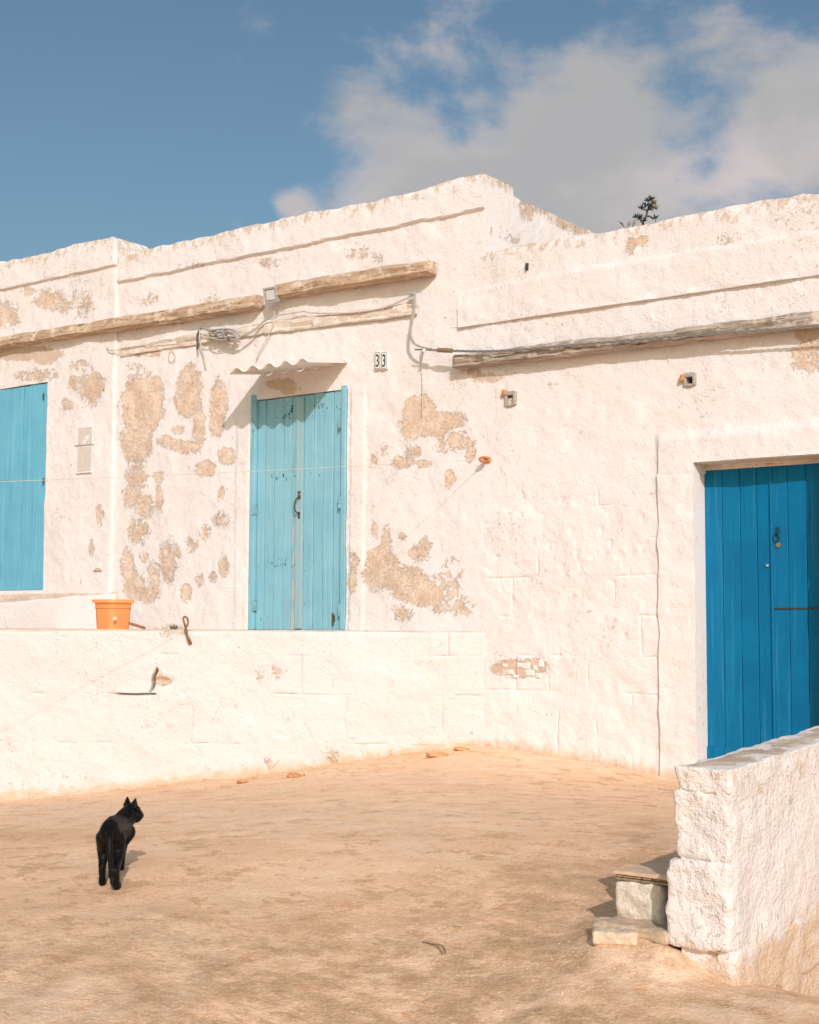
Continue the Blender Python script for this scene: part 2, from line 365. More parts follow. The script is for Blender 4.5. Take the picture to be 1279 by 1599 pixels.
# ------------------------------------------------------------------ ground
DOORS = {}
TA = onY(757, 980)                                        # terrace: where its front meets the right house
TB = onplane(0, 988, (0, 7.75, 0), (0, 1, 0))
tU = (TB - TA); tU[2] = 0; tLen = np.linalg.norm(tU); tU /= tLen
tN = np.array([-tU[1], tU[0], 0.0]);  tN = tN if tN[1] < 0 else -tN
def onT(px, py): return onplane(px, py, TA, tN)
LWX0, LWX1 = None, None
ctrl = []
for p in ((0, 1247), (120, 1240), (250, 1224), (380, 1212), (500, 1197), (620, 1180), (720, 1168)): ctrl.append(onT(*p))
for p in ((770, 1167), (900, 1188), (1000, 1206), (1055, 1216)): ctrl.append(onY(*p))
CATZ = 0.05
for (p, z) in (((175, 1385), CATZ), ((640, 1599), -.10), ((300, 1599), -.08), ((30, 1500), -.02), ((640, 1380), .09), ((880, 1330), .15), ((925, 1385), .10), ((960, 1440), .045), ((1040, 1450), .04), ((900, 1540), -.03), ((1100, 1560), -.04)):
    ctrl.append(onZ(p[0], p[1], z))
ctrl += [np.array(q, float) for q in ((-13, 8, -.35), (-12, 4, -.25), (-6, 0, -.3), (0, 0, -.35), (3, 5, -.1), (3, 9.5, .12), (0, 9.5, .13), (-3, -3, -.4), (-20, 0, -.5), (12, 0, -.3), (12, 12, .1), (-20, 12, -.5), (-7, 12, .2))]
ctrl = np.array(ctrl)
def tps(r2): return np.where(r2 > 1e-12, r2 * np.log(r2 + 1e-12), 0) * .5
_K = tps(((ctrl[:, None, :2] - ctrl[None, :, :2]) ** 2).sum(-1)) + np.eye(len(ctrl)) * .02
_P = np.c_[np.ones(len(ctrl)), ctrl[:, :2]]
_S = np.linalg.solve(np.block([[_K, _P], [_P.T, np.zeros((3, 3))]]), np.r_[ctrl[:, 2], np.zeros(3)])
def gbase(x, y):
    x, y = np.broadcast_arrays(np.asarray(x, float), np.asarray(y, float)); cx, cy = np.clip(x, -20, 12), np.clip(y, -4, 12)
    r = _S[-3] + _S[-2] * cx + _S[-1] * cy
    for i in range(len(ctrl)): r = r + _S[i] * tps((cx - ctrl[i, 0]) ** 2 + (cy - ctrl[i, 1]) ** 2)
    return r
# low wall footprint (runs towards the right house, square to it)
LWA = onZ(1043, 1446, .02); LWB = onZ(1136, 1530, -.02)
LWX1 = LWB[0]; LWX0 = LWX1 - .215; LWY = LWB[1]
def G(x, y, fine=True):
    x = np.asarray(x, float); y = np.asarray(y, float); z = gbase(x, y)
    # ramp falling away on the far side of the low wall
    z = z - .42 * sstep(LWX1 - .12, LWX1 + .02, x) * sstep(LWY - .15, LWY + 1.2, y) * (1 - sstep(LWX1 + 2.2, LWX1 + 3.2, x)) * (1 - sstep(8.2, 9.6, y))
    # earth banked up against the wall end
    z = z + .055 * np.exp(-(((x - LWX0 + .17) / .20) ** 2 + ((y - LWY - .02) / .17) ** 2)) + .035 * np.exp(-(((x - LWX0 - .03) / .09) ** 2 + ((y - LWY + .02) / .08) ** 2)) - .03 * np.exp(-(((x - LWX1) / .2) ** 2 + ((y - LWY + .05) / .25) ** 2))
    if fine:
        z = z + .010 * fbm(x * 1.3, y * 1.3, 0, 4, 3) + .0022 * fbm(x * 9, y * 9, 0, 3, 5) + .010 * np.clip(fbm(x * 16, y * 16, 0, 3, 6), -.3, 1) * np.exp(-(((x - LWX0 + .1) / .30) ** 2 + ((y - LWY + .02) / .20) ** 2))
        # worn edge of the harder crust running to the lower right
        e = onZ(935, 1490, 0); f = onZ(815, 1599, -.08); d = (f - e)[:2]; L = np.linalg.norm(d); d = d / L
        s = (x - e[0]) * -d[1] + (y - e[1]) * d[0] + .05 * fbm(x * 2.5, y * 2.5, 0, 3, 8); t = (x - e[0]) * d[0] + (y - e[1]) * d[1]
        sg = np.sign((LWX1 - e[0]) * -d[1] + (LWY - e[1]) * d[0])
        z = z + .020 * sstep(-.05, .07, s * sg) * sstep(-.3, .2, t) * (1 - sstep(.5, 1.1, s * sg))
    return z
def onG(px, py):
    d = ray(px, py); t = 2.0
    for _ in range(400):
        P = EYEP + d * t
        g = float(G(P[0], P[1], True))
        if P[2] - g < .0005: break
        t += max((P[2] - g) * .7, .0006)
    return P

def gmat():
    M = Mat('trodden_earth', .95, .1)
    p2 = M.coord((1, 1, 1)); sx = M.coord((.75, 1.25, 1), (2, 0, 0))
    big = M.noise(.55, 5, .55, sx); mid = M.noise(2.2, 6, .62, M.coord((.8, 1.3, 1), (4, 1, 0)), .5); fine = M.noise(11, 3, .68); grit = M.noise(90, 2, .7)
    c = M.mix(M.rng(mid, .32, .68), (1.0, .665, .435), (.92, .575, .345))
    c = M.mix(M.rng(big, .50, .68), c, (.82, .505, .29))
    c = M.mix(M.math('MULTIPLY', M.rng(M.noise(1.6, 6, .6, M.coord((1, 1.6, 1), (7, 3, 0)), .6), .52, .70), .75), c, (.92, .66, .44))
    c = M.mix(M.math('MULTIPLY', M.rng(M.noise(5, 6, .82, M.coord((.9, 1.15, 1), (1, 8, 0))), .53, .585), .72), c, (.63, .36, .19))
    c = M.mix(M.math('MULTIPLY', M.rng(M.noise(7, 5, .80, M.coord((.9, 1.15, 1), (6, 2, 0))), .58, .64), .75), c, (.78, .38, .175))
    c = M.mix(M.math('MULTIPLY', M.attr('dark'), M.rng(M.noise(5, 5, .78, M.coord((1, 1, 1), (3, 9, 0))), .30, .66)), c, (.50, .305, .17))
    c = M.mix(M.math('MULTIPLY', M.attr('pale'), M.rng(M.noise(7, 6, .65), .35, .62)), c, (1.0, .725, .52))
    c = M.mix(M.math('MULTIPLY', M.rng(grit, .56, .66), .45), c, (.92, .71, .51))
    c = M.mix(M.math('MULTIPLY', M.rng(M.noise(75, 2, .75), .59, .65), .42), c, (.50, .31, .18))
    M.color(c)
    h = M.math('ADD', M.math('MULTIPLY', fine, .45), M.math('ADD', M.math('MULTIPLY', grit, .45), M.math('MULTIPLY', M.noise(34, 3, .75), .7)))
    M.bump(h, .012, .85); return M.m
M_GROUND = gmat()
def ax(a, b, st, lo, hi):
    f = list(np.arange(a, b + st / 2, st)); l = []; k = a; s = st
    while k > lo: s *= 1.6; k -= s; l.append(k)
    h = []; k = f[-1]; s = st
    while k < hi: s *= 1.6; k += s; h.append(k)
    return np.array(l[::-1] + f + h)
gx = ax(-10.8, 1.0, .028, -400, 400); gy = ax(2.6, 10.1, .028, -400, 600)
XX, YY = np.meshgrid(gx, gy, indexing='ij'); ZZ = G(XX, YY)
ZZ = np.where(YY > 10.6, np.minimum(ZZ, .1), ZZ)
nx, ny = XX.shape; idx = np.arange(nx * ny).reshape(nx, ny)
gV = np.stack([XX, YY, ZZ], -1).reshape(-1, 3)
gF = np.stack([idx[:-1, :-1], idx[1:, :-1], idx[1:, 1:], idx[:-1, 1:]], -1).reshape(-1, 4)
v_ = gV - EYEP; zc = np.maximum(v_ @ fw, .3); gpx = 639.5 + F * (v_ @ rt) / zc; gpy = 799.5 + F * (v_ @ dn) / zc
front = (v_ @ fw) > .5
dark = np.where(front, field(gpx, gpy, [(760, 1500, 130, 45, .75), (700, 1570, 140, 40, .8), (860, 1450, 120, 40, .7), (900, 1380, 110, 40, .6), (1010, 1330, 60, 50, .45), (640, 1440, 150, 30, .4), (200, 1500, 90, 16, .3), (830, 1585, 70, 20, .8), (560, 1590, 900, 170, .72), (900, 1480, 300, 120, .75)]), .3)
pale = np.where(front, field(gpx, gpy, [(1020, 1520, 90, 40, .8), (960, 1510, 40, 30, .7), (1150, 1575, 120, 30, .6), (60, 1560, 140, 40, .5), (640, 1310, 60, 20, .5), (620, 1220, 200, 20, .6), (850, 1190, 160, 22, .7), (200, 1270, 300, 26, .6), (560, 1260, 300, 40, .55)]), .2)
g = meshobj('ground', gV, gF, M_GROUND, None, True, {'dark': np.clip(dark * 1.3, 0, 1), 'pale': np.clip(pale, 0, 1)}); g['kind'] = 'structure'

# ------------------------------------------------------------------ wall panels
def wobble(u, z, O, seed=0):
    """broad unevenness of rubble walling under many coats of whitewash"""
    return .010 * fbm(u * .9 + O, z * .9, 0, 3, 21) + .0055 * fbm(u * 4.5 + O, z * 4.5, 0, 3, 22) + .0026 * fbm(u * 17 + O, z * 17, 0, 3, 23)
def lines(a, b, st, snaps):
    n = max(2, int(round((b - a) / st)) + 1); l = list(np.linspace(a, b, n))
    for s in snaps:
        if a + .001 < s < b - .001: l = [q for q in l if abs(q - s) > st * .28 or q in (a, b) or q in snaps] + [s]
    return np.array(sorted(set(l)))
def panel(name, O, U, N, u0, u1, z0, z1, mat, parent, step=.018, top=None, bot=None, holes=(), disp=None, back=.3, reveal=.12, seed=0., snapz=(), snapu=(), extra_peel=0, closed=True, uwarp=None):
    """uneven wall sheet with real openings and thickness; O origin, U along, N outward"""
    O = np.asarray(O, float)
    sz = list(snapz); su = list(snapu)
    for h in holes: su += [h[0], h[1]]; sz += [h[2], h[3]]
    us, zs = lines(u0, u1, step, su), lines(z0, z1, step, sz)
    UU, Zz = np.meshgrid(us, zs, indexing='ij')
    z = Zz.copy()
    if top is not None:
        tz = top(UU); w = sstep(z1 - .5, z1, Zz); z = z + w * (tz - z1)
    if bot is not None:
        bz = bot(UU); w = 1 - sstep(z0, z0 + .3, Zz); z = z + w * (bz - z0)
    if uwarp is not None: UU = UU + uwarp(UU, z)
    wx = O[0] + UU * U[0]; wy = O[1] + UU * U[1]
    D = wobble(UU + wx * 0, z, seed)
    if disp is not None: D = D + disp(UU, z)
    V = np.stack([wx + D * N[0], wy + D * N[1], O[2] + z], -1)
    n, mm = UU.shape; idx = np.arange(n * mm).reshape(n, mm)
    keep = np.ones((n - 1, mm - 1), bool)
    uc, zcn = (us[:-1] + us[1:]) / 2, (zs[:-1] + zs[1:]) / 2
    for h in holes: keep[np.ix_((uc > h[0]) & (uc < h[1]), (zcn > h[2]) & (zcn < h[3]))] = False
    flip = np.cross(U, [0, 0, 1]) @ np.asarray(N) < 0
    V = V.reshape(-1, 3); verts = [V]; faces = []
    q = np.stack([idx[:-1, :-1], idx[1:, :-1], idx[1:, 1:], idx[:-1, 1:]], -1)[keep]
    faces += [tuple(r) for r in (q[:, ::-1] if flip else q)]
    nv = len(V); cache = {}; addv = []
    def bv(i, d):
        if (i, d) not in cache:
            cache[(i, d)] = nv + len(addv); p = V[i]; base = np.dot(p - O, N); addv.append(p - np.asarray(N) * (base + d))
        return cache[(i, d)]
    kp = np.pad(keep, 1)
    for i in range(n - 1):
        for j in range(mm - 1):
            if not keep[i, j]: continue
            cell = [(idx[i, j], idx[i + 1, j], kp[i + 1, j]), (idx[i + 1, j], idx[i + 1, j + 1], kp[i + 2, j + 1]), (idx[i + 1, j + 1], idx[i, j + 1], kp[i + 1, j + 2]), (idx[i, j + 1], idx[i, j], kp[i, j + 1])]
            for e, (a, b, nb) in enumerate(cell):
                if nb: continue
                outer = (e == 0 and j == 0) or (e == 2 and j == mm - 2) or (e == 1 and i == n - 2) or (e == 3 and i == 0)
                if outer and not closed: continue
                d = back if outer else reveal
                f = (b, a, bv(a, d), bv(b, d)); faces.append(tuple(reversed(f)) if flip else f)
    Vall = np.vstack([V] + ([np.array(addv)] if addv else []))
    v = Vall - EYEP; zc = np.maximum(v @ fw, .3); px = 639.5 + F * (v @ rt) / zc; py = 799.5 + F * (v @ dn) / zc
    gz = gbase(Vall[:, 0], Vall[:, 1])
    at = {'peel': field(px, py, PEEL) + extra_peel, 'grime': field(px, py, GRIME), 'splash': np.clip(1 - (Vall[:, 2] - gz) / .16, 0, 1) * .9}
    if top is not None and mat is not M_TERR:
        uu = (Vall - O) @ np.asarray(U); dist = (O[2] + top(uu)) - Vall[:, 2]
        at['grime'] = np.maximum(at['grime'], .46 * (1 - sstep(.0, .22, dist)) + .10 * (1 - sstep(.2, .6, dist)))
    return meshobj(name, Vall, faces, mat, parent, False, at)
def smooth_by_angle(o, ang=40):
    me = o.data; me.polygons.foreach_set('use_smooth', [True] * len(me.polygons))
    me.set_sharp_from_angle(angle=math.radians(ang))
UX, NY = np.array([1.0, 0, 0]), np.array([0, -1.0, 0])
X = lambda px, py: float(onY(px, py)[0]); Z = lambda px, py: float(onY(px, py)[2])
WO = np.array([0, YW, 0.0])

# ---- heights and limits read off the photograph
X_LH = X(186, 480); X_MH = X(748, 700); X_MC = X(757, 330)
zTopM = .5 * (Z(755, 271) + Z(205, 398)); zGrM = .5 * (Z(190, 443) + Z(755, 324))
zTopL = .5 * (Z(5, 411) + Z(170, 375)); zGrL = .5 * (Z(5, 458) + Z(175, 415))
zTopR = .5 * (Z(945, 358) + Z(1275, 304)); zGrR = .5 * (Z(720, 509) + Z(1275, 433)); zGrR2 = .5 * (Z(800, 437) + Z(1275, 366))
X_R1 = X(1279, 600) + 2.2; X_L0 = X(0, 700) - 3.0
Z_TER = float(onT(380, 985)[2])

# ================================================================== middle house
mid = empty('whitewashed_house', (X(460, 985), YW, Z_TER))
tag(mid, 'whitewashed house behind the terrace with a pale blue plank door, peeling patches', 'house', 'whitewashed houses in a row')
D33 = (X(390, 800), X(541, 800), Z_TER - .05, .5 * (Z(400, 626) + Z(533, 606)))
def topM(u): return zTopM + .022 * fbm(u * 1.6, 0, 0, 3, 31) + .010 * fbm(u * 7, 3, 0, 2, 32)
def dispM(u, z):
    g = zGrM + .007 * fbm(u * 3, 1, 0, 3, 33)
    d = .034 * sstep(-.006, .006, z - g)
    d = d - .022 * sstep(.0, .1, z - (zTopM - .06))          # rounded arris
    # smooth plaster surround beside the door
    s = sstep(X(546, 800) - .0, X(546, 800) + .012, u) * (1 - sstep(X(570, 800) - .014, X(570, 800), u)) * (1 - sstep(Z(570, 612), Z(570, 600), z))
    d = d + .012 * s
    s2 = sstep(X(368, 800) - .01, X(368, 800) + .01, u) * (1 - sstep(X(389, 800) - .01, X(389, 800), u)) * (1 - sstep(Z(370, 652), Z(370, 640), z))
    return d + .008 * s2
o = panel('wall', WO, UX, NY, X_LH, X_MC, Z_TER - 1.3, zTopM, M_WALL, mid, .018, topM, None, [D33], dispM, .45, .07, snapz=(zGrM - .006, zGrM + .006), snapu=(X(546, 800), X(570, 800)))
smooth_by_angle(o)
# side wall rising above the lower house next door
def topS(u):  # u runs away from the street
    return np.where(u < .40, 0.0, -.075) - .03 * sstep(.34, .44, u) * 0 + .02 * fbm(u * 3, 9, 0, 3, 41) + zTopM
o = panel('side_wall', np.array([X_MC, YW, 0]), np.array([0, 1.0, 0]), np.array([1.0, 0, 0]), .012, 4.6, zTopR - .6, zTopM, M_WALL, mid, .03, topS, None, (), None, .35, seed=5.)
smooth_by_angle(o)
MB().box((X_LH + .4, YW + .44, zTopM - .35), (X_MC - .3, YW + 5, zTopM - .22)).build('roof', M_ROOF, mid)

def log(name, pa, pb, h, proj_, mat, parent, label=None, seed=1, sag=0.0, n=60):
    """rough squared timber let into the wall: pa, pb wall points of its lower edge"""
    mb = MB(); pa, pb = np.asarray(pa, float), np.asarray(pb, float); prof = [(0, -.03), (0, -.75), (.10, -.96), (.30, -1.0), (.62, -.97), (.9, -.80), (1.0, -.5), (1.0, -.03)]
    k = len(prof); V = []
    for i in range(n + 1):
        t = i / n; p = pa + (pb - pa) * t; L = np.linalg.norm(pb - pa) * t
        hh = h * (1 + .10 * fbm(L * 2.5, seed, 0, 3, 51)); pp = proj_ * (1 + .14 * fbm(L * 3, seed + 4, 0, 3, 52))
        ez = 1.0
        if i in (0, n): ez = .86
        for j, (a, b) in enumerate(prof):
            crack = -.022 * (1 if j in (3, 4) and vnoise(L * 4, j * 3.1, seed, 54) > .25 else 0)
            dz = hh * (.5 + (a - .5) * ez); V.append((p[0] + .006 * vnoise(L * 20, j, seed, 55), p[1] + pp * b * ez - crack * (1 if b < -.5 else 0) + .005 * vnoise(L * 14, j * 2.3, seed, 53) * (1 if b < -.1 else 0), p[2] + dz - sag * math.sin(math.pi * t) + .006 * vnoise(L * 9, j * 1.7, seed, 56)))
    Fc = [(i * k + j, i * k + j + 1, (i + 1) * k + j + 1, (i + 1) * k + j) for i in range(n) for j in range(k - 1)]
    Fc += [tuple(range(k - 1, -1, -1)), tuple(n * k + j for j in range(k))]
    o = meshobj(name, V, Fc, mat, parent); smooth_by_angle(o, 35)
    if label: o['label'] = label
    return o
def wp(px, py, out=0.0): return onY(px, py, YW - out)
log('wooden_beam', wp(-60, 556, .01), wp(412, 484, .01), .135, .15, M_BEAM, mid, 'long cracked timber beam above the shutter', 3, n=110)
log('wooden_beam', wp(440, 468, .01), wp(682, 431, .01), .135, .15, M_BEAM, mid, 'short weathered timber beam ending in a split butt', 9)
log('plank_lintel', wp(190, 557, .005), wp(412, 522, .005), .105, .030, M_PLANKW, mid, 'whitewashed plank under the cable coil', 14)
log('plank_lintel', wp(413, 522, .005), wp(652, 492, .005), .105, .030, M_PLANKW, mid, 'whitewashed plank under the sagging wire', 15)

def plank_door(name, parent, xs, z0, z1, y, mat, label, thick=.03, tops=None, wear=None, gap=.006, strip=None, fleck=None):
    root = empty(name, ((xs[0] + xs[-1]) / 2, y, z0)); root.parent = parent; root.matrix_parent_inverse = Matrix.Translation(-Vector(parent.location))
    root['label'] = label
    for i in range(len(xs) - 1):
        a, b = xs[i] + gap / 2, xs[i + 1] - gap / 2; dy = random.uniform(-.003, .003)
        if strip and i in strip: dy -= .014
        zt = z1 + (tops[i] if tops else random.uniform(-.006, .004)); n = 26; V = []
        zz = np.linspace(z0, zt, n + 1)
        for k, q in enumerate(zz):
            w = .0016 * vnoise(q * 3, i * 7.1, 0, 61)
            for (xx, yy) in ((a, y + thick), (a + w, y + dy + .0025), (a + .004 + w, y + dy), (b - .004 + w, y + dy), (b + w, y + dy + .0025), (b, y + thick)):
                V.append((xx, yy, q))
        Fc = [(k * 6 + j, k * 6 + j + 1, (k + 1) * 6 + j + 1, (k + 1) * 6 + j) for k in range(n) for j in range(5)]
        Fc += [(5, 4, 3, 2, 1, 0), tuple(n * 6 + j for j in range(6))]
        Vn = np.array(V); wr = np.zeros(len(V))
        if wear: wr = wear(i, Vn)
        meshobj('plank', V, Fc, mat, root, False, {'wear': wr, 'fleck': fleck(Vn) if fleck else wr * 0})
    return root
def rel(o, parent): o.parent = parent
def child_mb(mb, name, mat, root, parent_loc_world, bevel=0, smooth=False):
    """mesh in world coordinates under a nested empty"""
    o = mb.build(name, mat, None, smooth, bevel); o.parent = root; o.matrix_parent_inverse = Matrix.Translation(-Vector(parent_loc_world)); return o

# ---- pale blue door number 33
XB = lambda l, py: [X(p, py) for p in l]
zD0, zD1 = Z_TER + .008, D33[3]
def fleck33(V):
    h = (V[:, 2] - zD0) / (zD1 - zD0)
    return .16 * (np.exp(-((h - .93) / .05) ** 2) + np.exp(-((h - .66) / .025) ** 2) + .9 * np.exp(-((h - .27) / .035) ** 2)) + .05 * (1 - sstep(0, .2, h))
def wear33(i, V):
    h = (V[:, 2] - zD0) / (zD1 - zD0)
    w = .10 * (1 - sstep(.0, .25, h)) + .02
    if i == 4: w = w + .20 * (1 - sstep(.40, .60, h))
    return w
d33 = plank_door('door', mid, XB([398, 410, 424, 439, 452, 471, 486, 501, 517, 532], 800), zD0, zD1 - .006, YW + .03, M_DOORL, 'pale blue plank door with flaking paint and a rusted handle', wear=wear33, fleck=fleck33)
for a, b, zt, lab in ((390.5, 397.5, Z(397, 617), None), (532.5, 540, Z(537, 602), None)):
    MB().box((X(a, 800), YW - .012, zD0), (X(b, 800), YW + .06, zt)).build('door_post', M_DOORL, d33, bevel=.006)
MB().box((X(460, 800), YW + .010, zD0 + .01), (X(470.5, 800), YW + .029, zD1 - .02)).build('cover_strip', doorpaint('worn_strip_paint', (.29, .49, .55), (.33, .47, .50), (.50, .45, .40), .62), d33, bevel=.004)
for px, py in ((397.5, 795), (397.5, 665), (397.5, 945), (531.5, 660), (531.5, 784), (531.5, 952)):
    x, z = X(px, py), Z(px, py)
    MB().box((x - .012, YW - .017, z - .05), (x + .012, YW - .0125 + .03, z + .05)).tube([(x, YW - .02, z - .055), (x, YW - .02, z + .055)], .008, 8).build('hinge', plain('painted_hinge', (.20, .40, .46), .6, 0, .3), d33)
hx, hz = X(466, 790), Z(466, 790)
h = MB(); h.tube(spline([(hx + .004, YW + .01, hz + .075), (hx - .002, YW - .03, hz + .06), (hx - .012, YW - .045, hz), (hx - .004, YW - .03, hz - .055), (hx, YW + .01, hz - .07)], 6), .007, 8)
h.box((hx - .016, YW + .004, hz + .065), (hx + .018, YW + .012, hz + .10)); h.box((hx - .010, YW + .004, hz - .115), (hx + .012, YW + .012, hz - .055)); h.build('handle', M_IRON, d33)
MB().tube([(hx + .006, YW - .006, hz + .125), (hx + .006, YW + .02, hz + .125)], .013, 10).build('lock', M_IRON, d33)
bx_, bz_ = X(518, 966), Z(518, 966)
MB().tube([(bx_, YW + .014, bz_ - .06), (bx_, YW + .014, bz_ + .05)], .009, 8).box((bx_ - .014, YW + .018, bz_ - .03), (bx_ + .014, YW + .03, bz_ + .03)).build('bolt', M_IRON, d33)

MB().box((D33[0] - .01, YW + .075, Z_TER - .06), (D33[1] + .01, YW + .3, D33[3] + .02)).build('door_shade_box', M_DARK, mid)  # dark box added behind the planks; keeps light out of their gaps
# ================================================================== left house
left = empty('whitewashed_house', (X(40, 985), YW - .02, Z_TER))
tag(left, 'whitewashed house with a sky blue plank shutter and a slightly taller parapet', 'house', 'whitewashed houses in a row')
LO = WO + np.array([0, -.028, 0])
SH = (X(-70, 760), X(74.5, 760), .5 * (Z(2, 922) + Z(72, 922)), .5 * (Z(2, 608) + Z(72, 598)))
def topL(u):
    r = X_LH - u
    return zTopL + .02 * fbm(u * 1.8, 0, 0, 3, 71) + .012 * fbm(u * 8, 0, 0, 2, 72) - .09 * np.clip(1 - r / .09, 0, 1) ** 2
def dispL(u, z):
    g = zGrL + .006 * fbm(u * 3, 1, 0, 3, 73)
    return .032 * sstep(-.006, .006, z - g) - .022 * sstep(0, .1, z - (zTopL - .06)) - .02 * np.clip(1 - (X_LH - u) / .03, 0, 1) ** 2
o = panel('wall', LO, UX, NY, X_L0, X_LH - .002, Z_TER - 1.6, zTopL, M_WALL, left, .02, topL, None, [SH], dispL, .45, .07, seed=0., snapz=(zGrL - .006, zGrL + .006))
smooth_by_angle(o)
MB().box((X_L0, YW + .44, zTopL - .35), (X_LH - .3, YW + 5, zTopL - .22)).build('roof', M_ROOF, left)
sh = plank_door('shutter', left, XB([-70, -58, -46, -34, -23, -12, -1, 10, 24, 36, 46, 56, 66, 74.2], 760), SH[2] + .004, SH[3] - .008, YW - .018, M_SHUT, 'sky blue shutter of narrow vertical planks', gap=.004)
for px, py in ((70, 620), (70, 752)):
    x, z = X(px, py), Z(px, py); MB().box((x - .006, YW - .026, z - .035), (x + .012, YW - .0185, z + .035)).tube([(x + .012, YW - .03, z - .035), (x + .012, YW - .03, z + .035)], .006, 8).build('hinge', M_IRON, sh)
MB().box((SH[0] - .01, YW + .05, SH[2] - .02), (SH[1] + .01, YW + .3, SH[3] + .02)).build('shutter_shade_box', M_DARK, left)  # unseen dark box added so the shutter's plank gaps stay shaded
# sloping plinth under the shutter, running out to nothing beside the pot
zi = Z(60, 926); xa, xb = X_L0, X(184, 926); yi = YW - .028
def plinth():
    n, V, Fc = 60, [], []
    for i in range(n + 1):
        t = i / n; x = xa + (xb - xa) * t; w = -.012 + .33 * (1 - t) ** .8
        dz = .21 * max(0, w / .31) + .004; q = .008 * fbm(x * 4, 3, 0, 3, 81)
        V += [(x, yi + .02, zi + .004), (x, yi - w * .9, zi - dz + q), (x, yi - w - .012, zi - dz - .02 + q), (x, yi - w - .02 + .006 * fbm(x * 5, 8, 0, 3, 82), Z_TER - .03)]
    for i in range(n):
        for j in range(3): Fc.append((i * 4 + j, (i + 1) * 4 + j, (i + 1) * 4 + j + 1, i * 4 + j + 1))
    Fc.append((n * 4, n * 4 + 3, n * 4 + 2, n * 4 + 1))
    return V, [tuple(reversed(f)) for f in Fc]
V, Fc = plinth(); Vn = np.array(V)
topmask = np.array([1.0 if (i % 4) < 2 else 0.0 for i in range(len(V))])
o = meshobj('plinth', V, Fc, M_WALL, left, False, {'peel': topmask * .9 - .3 * (1 - topmask), 'grime': topmask * .1, 'splash': topmask * .5})
smooth_by_angle(o, 30)

# ================================================================== right house
right = empty('whitewashed_house', (X(1000, 1200), YW, .1))
tag(right, 'lower whitewashed house with a deep blue recessed door behind the low wall', 'house', 'whitewashed houses in a row')
BD = (X(1086, 900), X(1291, 900), -.1, .5 * (Z(1090, 722) + Z(1275, 709)))
zBlk = BD[3] - .07                                        # above this the coats of plaster hide the blocks
X_SUR = X(1030, 950)
def topR(u): return zTopR + .018 * fbm(u * 1.5, 0, 0, 3, 91) + .010 * fbm(u * 7, 0, 0, 2, 92)
def groundbot(u): return gbase(u, np.full_like(u, YW)) - .12
o = panel('wall', WO, UX, NY, X_MH + .002, X_R1, zBlk, zGrR, M_WALL, right, .018, None, None, [(BD[0], BD[1], zBlk - 1, BD[3]), (X(792, 624), X(803, 624), Z(797, 632), Z(797, 617)), (X(1071, 592), X(1083, 592), Z(1077, 600), Z(1077, 588))], lambda u, z: .027 * sstep(-.009, .009, u - X_SUR - .016 * fbm(z * 2.7, 0, 0, 4, 98)) * (1 - sstep(Z(1040, 690), Z(1040, 672), z)), .40, .26, closed=False)
smooth_by_angle(o)
o = panel('parapet_band', WO, UX, NY, X(716, 480), X_R1, zGrR - .0, zTopR, M_WALL, right, .018, topR, None, (), lambda u, z: .030 - .006 * fbm(u * 6, 0, 0, 3, 94) * (1 - sstep(zGrR, zGrR + .04, z)) - .014 * sstep(-.01, .01, z - zGrR2 - .008 * fbm(u * 3, 2, 0, 3, 95)) - .026 * (1 - sstep(X(716, 480), X(790, 480), u)) * sstep(zGrR + .15, zGrR + .28, z) - .02 * sstep(0, .09, z - (zTopR - .05)), .40, snapz=(zGrR2,))
smooth_by_angle(o)
MB().box((X_MC + .02, YW + .39, zTopR - .30), (X_R1, YW + 5, zTopR - .18)).build('roof', M_ROOF, right)
# blockwork of the lower wall: every stone its own sheet, joints sunk where the whitewash has not filled them
def blockwork(parent, O, U, N, courses, ufun, u0, u1, mat, step, topf, seed, jd, dispx=None, jw=.008, name='stone_block', holes=(), toplast=True, sz_=(), su_=()):
    cnt = 0
    for ci in range(len(courses) - 1):
        za, zb = courses[ci], courses[ci + 1]
        js = [u0] + [q for q in ufun(ci) if u0 + .08 < q < u1 - .08] + [u1]
        for k in range(len(js) - 1):
            ua, ub = js[k], js[k + 1]
            def dj(u, z):
                fade = 1.0 if toplast else (1 - sstep(courses[-1] - .25, courses[-1], z)) * sstep(u0, u0 + .15, u)
                wu = u + .007 * fbm(u * 5 + seed, z * 5, 0, 3, 104); wz = z + .007 * fbm(u * 4 + seed, z * 4, 0, 3, 105)
                m1 = np.clip(-.05 + 2.1 * fbm(u * 2.6 + seed, z * 2.6, 0, 3, 101), 0, 1)
                r = np.zeros_like(u)
                for zz in courses[1:-1]: r = np.maximum(r, np.exp(-((wz - zz) / jw) ** 2))
                for c2 in range(len(courses) - 1):
                    inz = (wz > courses[c2]) & (wz < courses[c2 + 1])
                    for uu in ufun(c2): r = np.maximum(r, inz * np.exp(-((wu - uu) / jw) ** 2))
                d = (-jd * m1 * r + .008 * fbm(u * 3.1 + seed * 3, z * 3.1, 0, 3, 103)) * fade
                d = d - .0035 * fade * np.clip(fbm(u * 11 + seed, z * 11, 0, 3, 106) - .62, 0, 1) * np.clip(fbm(u * 1.7, z * 1.7, 0, 2, 107) + .5, 0, 1) * 4
                if dispx is not None: d = d + dispx(u, z)
                return d
            bot = groundbot if ci == 0 and N[1] == -1 else None
            o = panel(name, O, U, N, ua, ub, za, zb, mat, parent, step, topf if ci == len(courses) - 2 and toplast else None, bot, holes, dj, .3, .26, seed=(seed if toplast else 0.), closed=(ci == len(courses) - 2 and toplast), snapz=[zz + q for zz in courses for q in (-.015, -.009, -.0045, .0045, .009, .015)] + list(sz_), snapu=[uu + q for uu in (ua, ub) for q in (-.015, -.009, -.0045, .0045, .009, .015)] + list(su_))
            smooth_by_angle(o, 50); cnt += 1
    return cnt
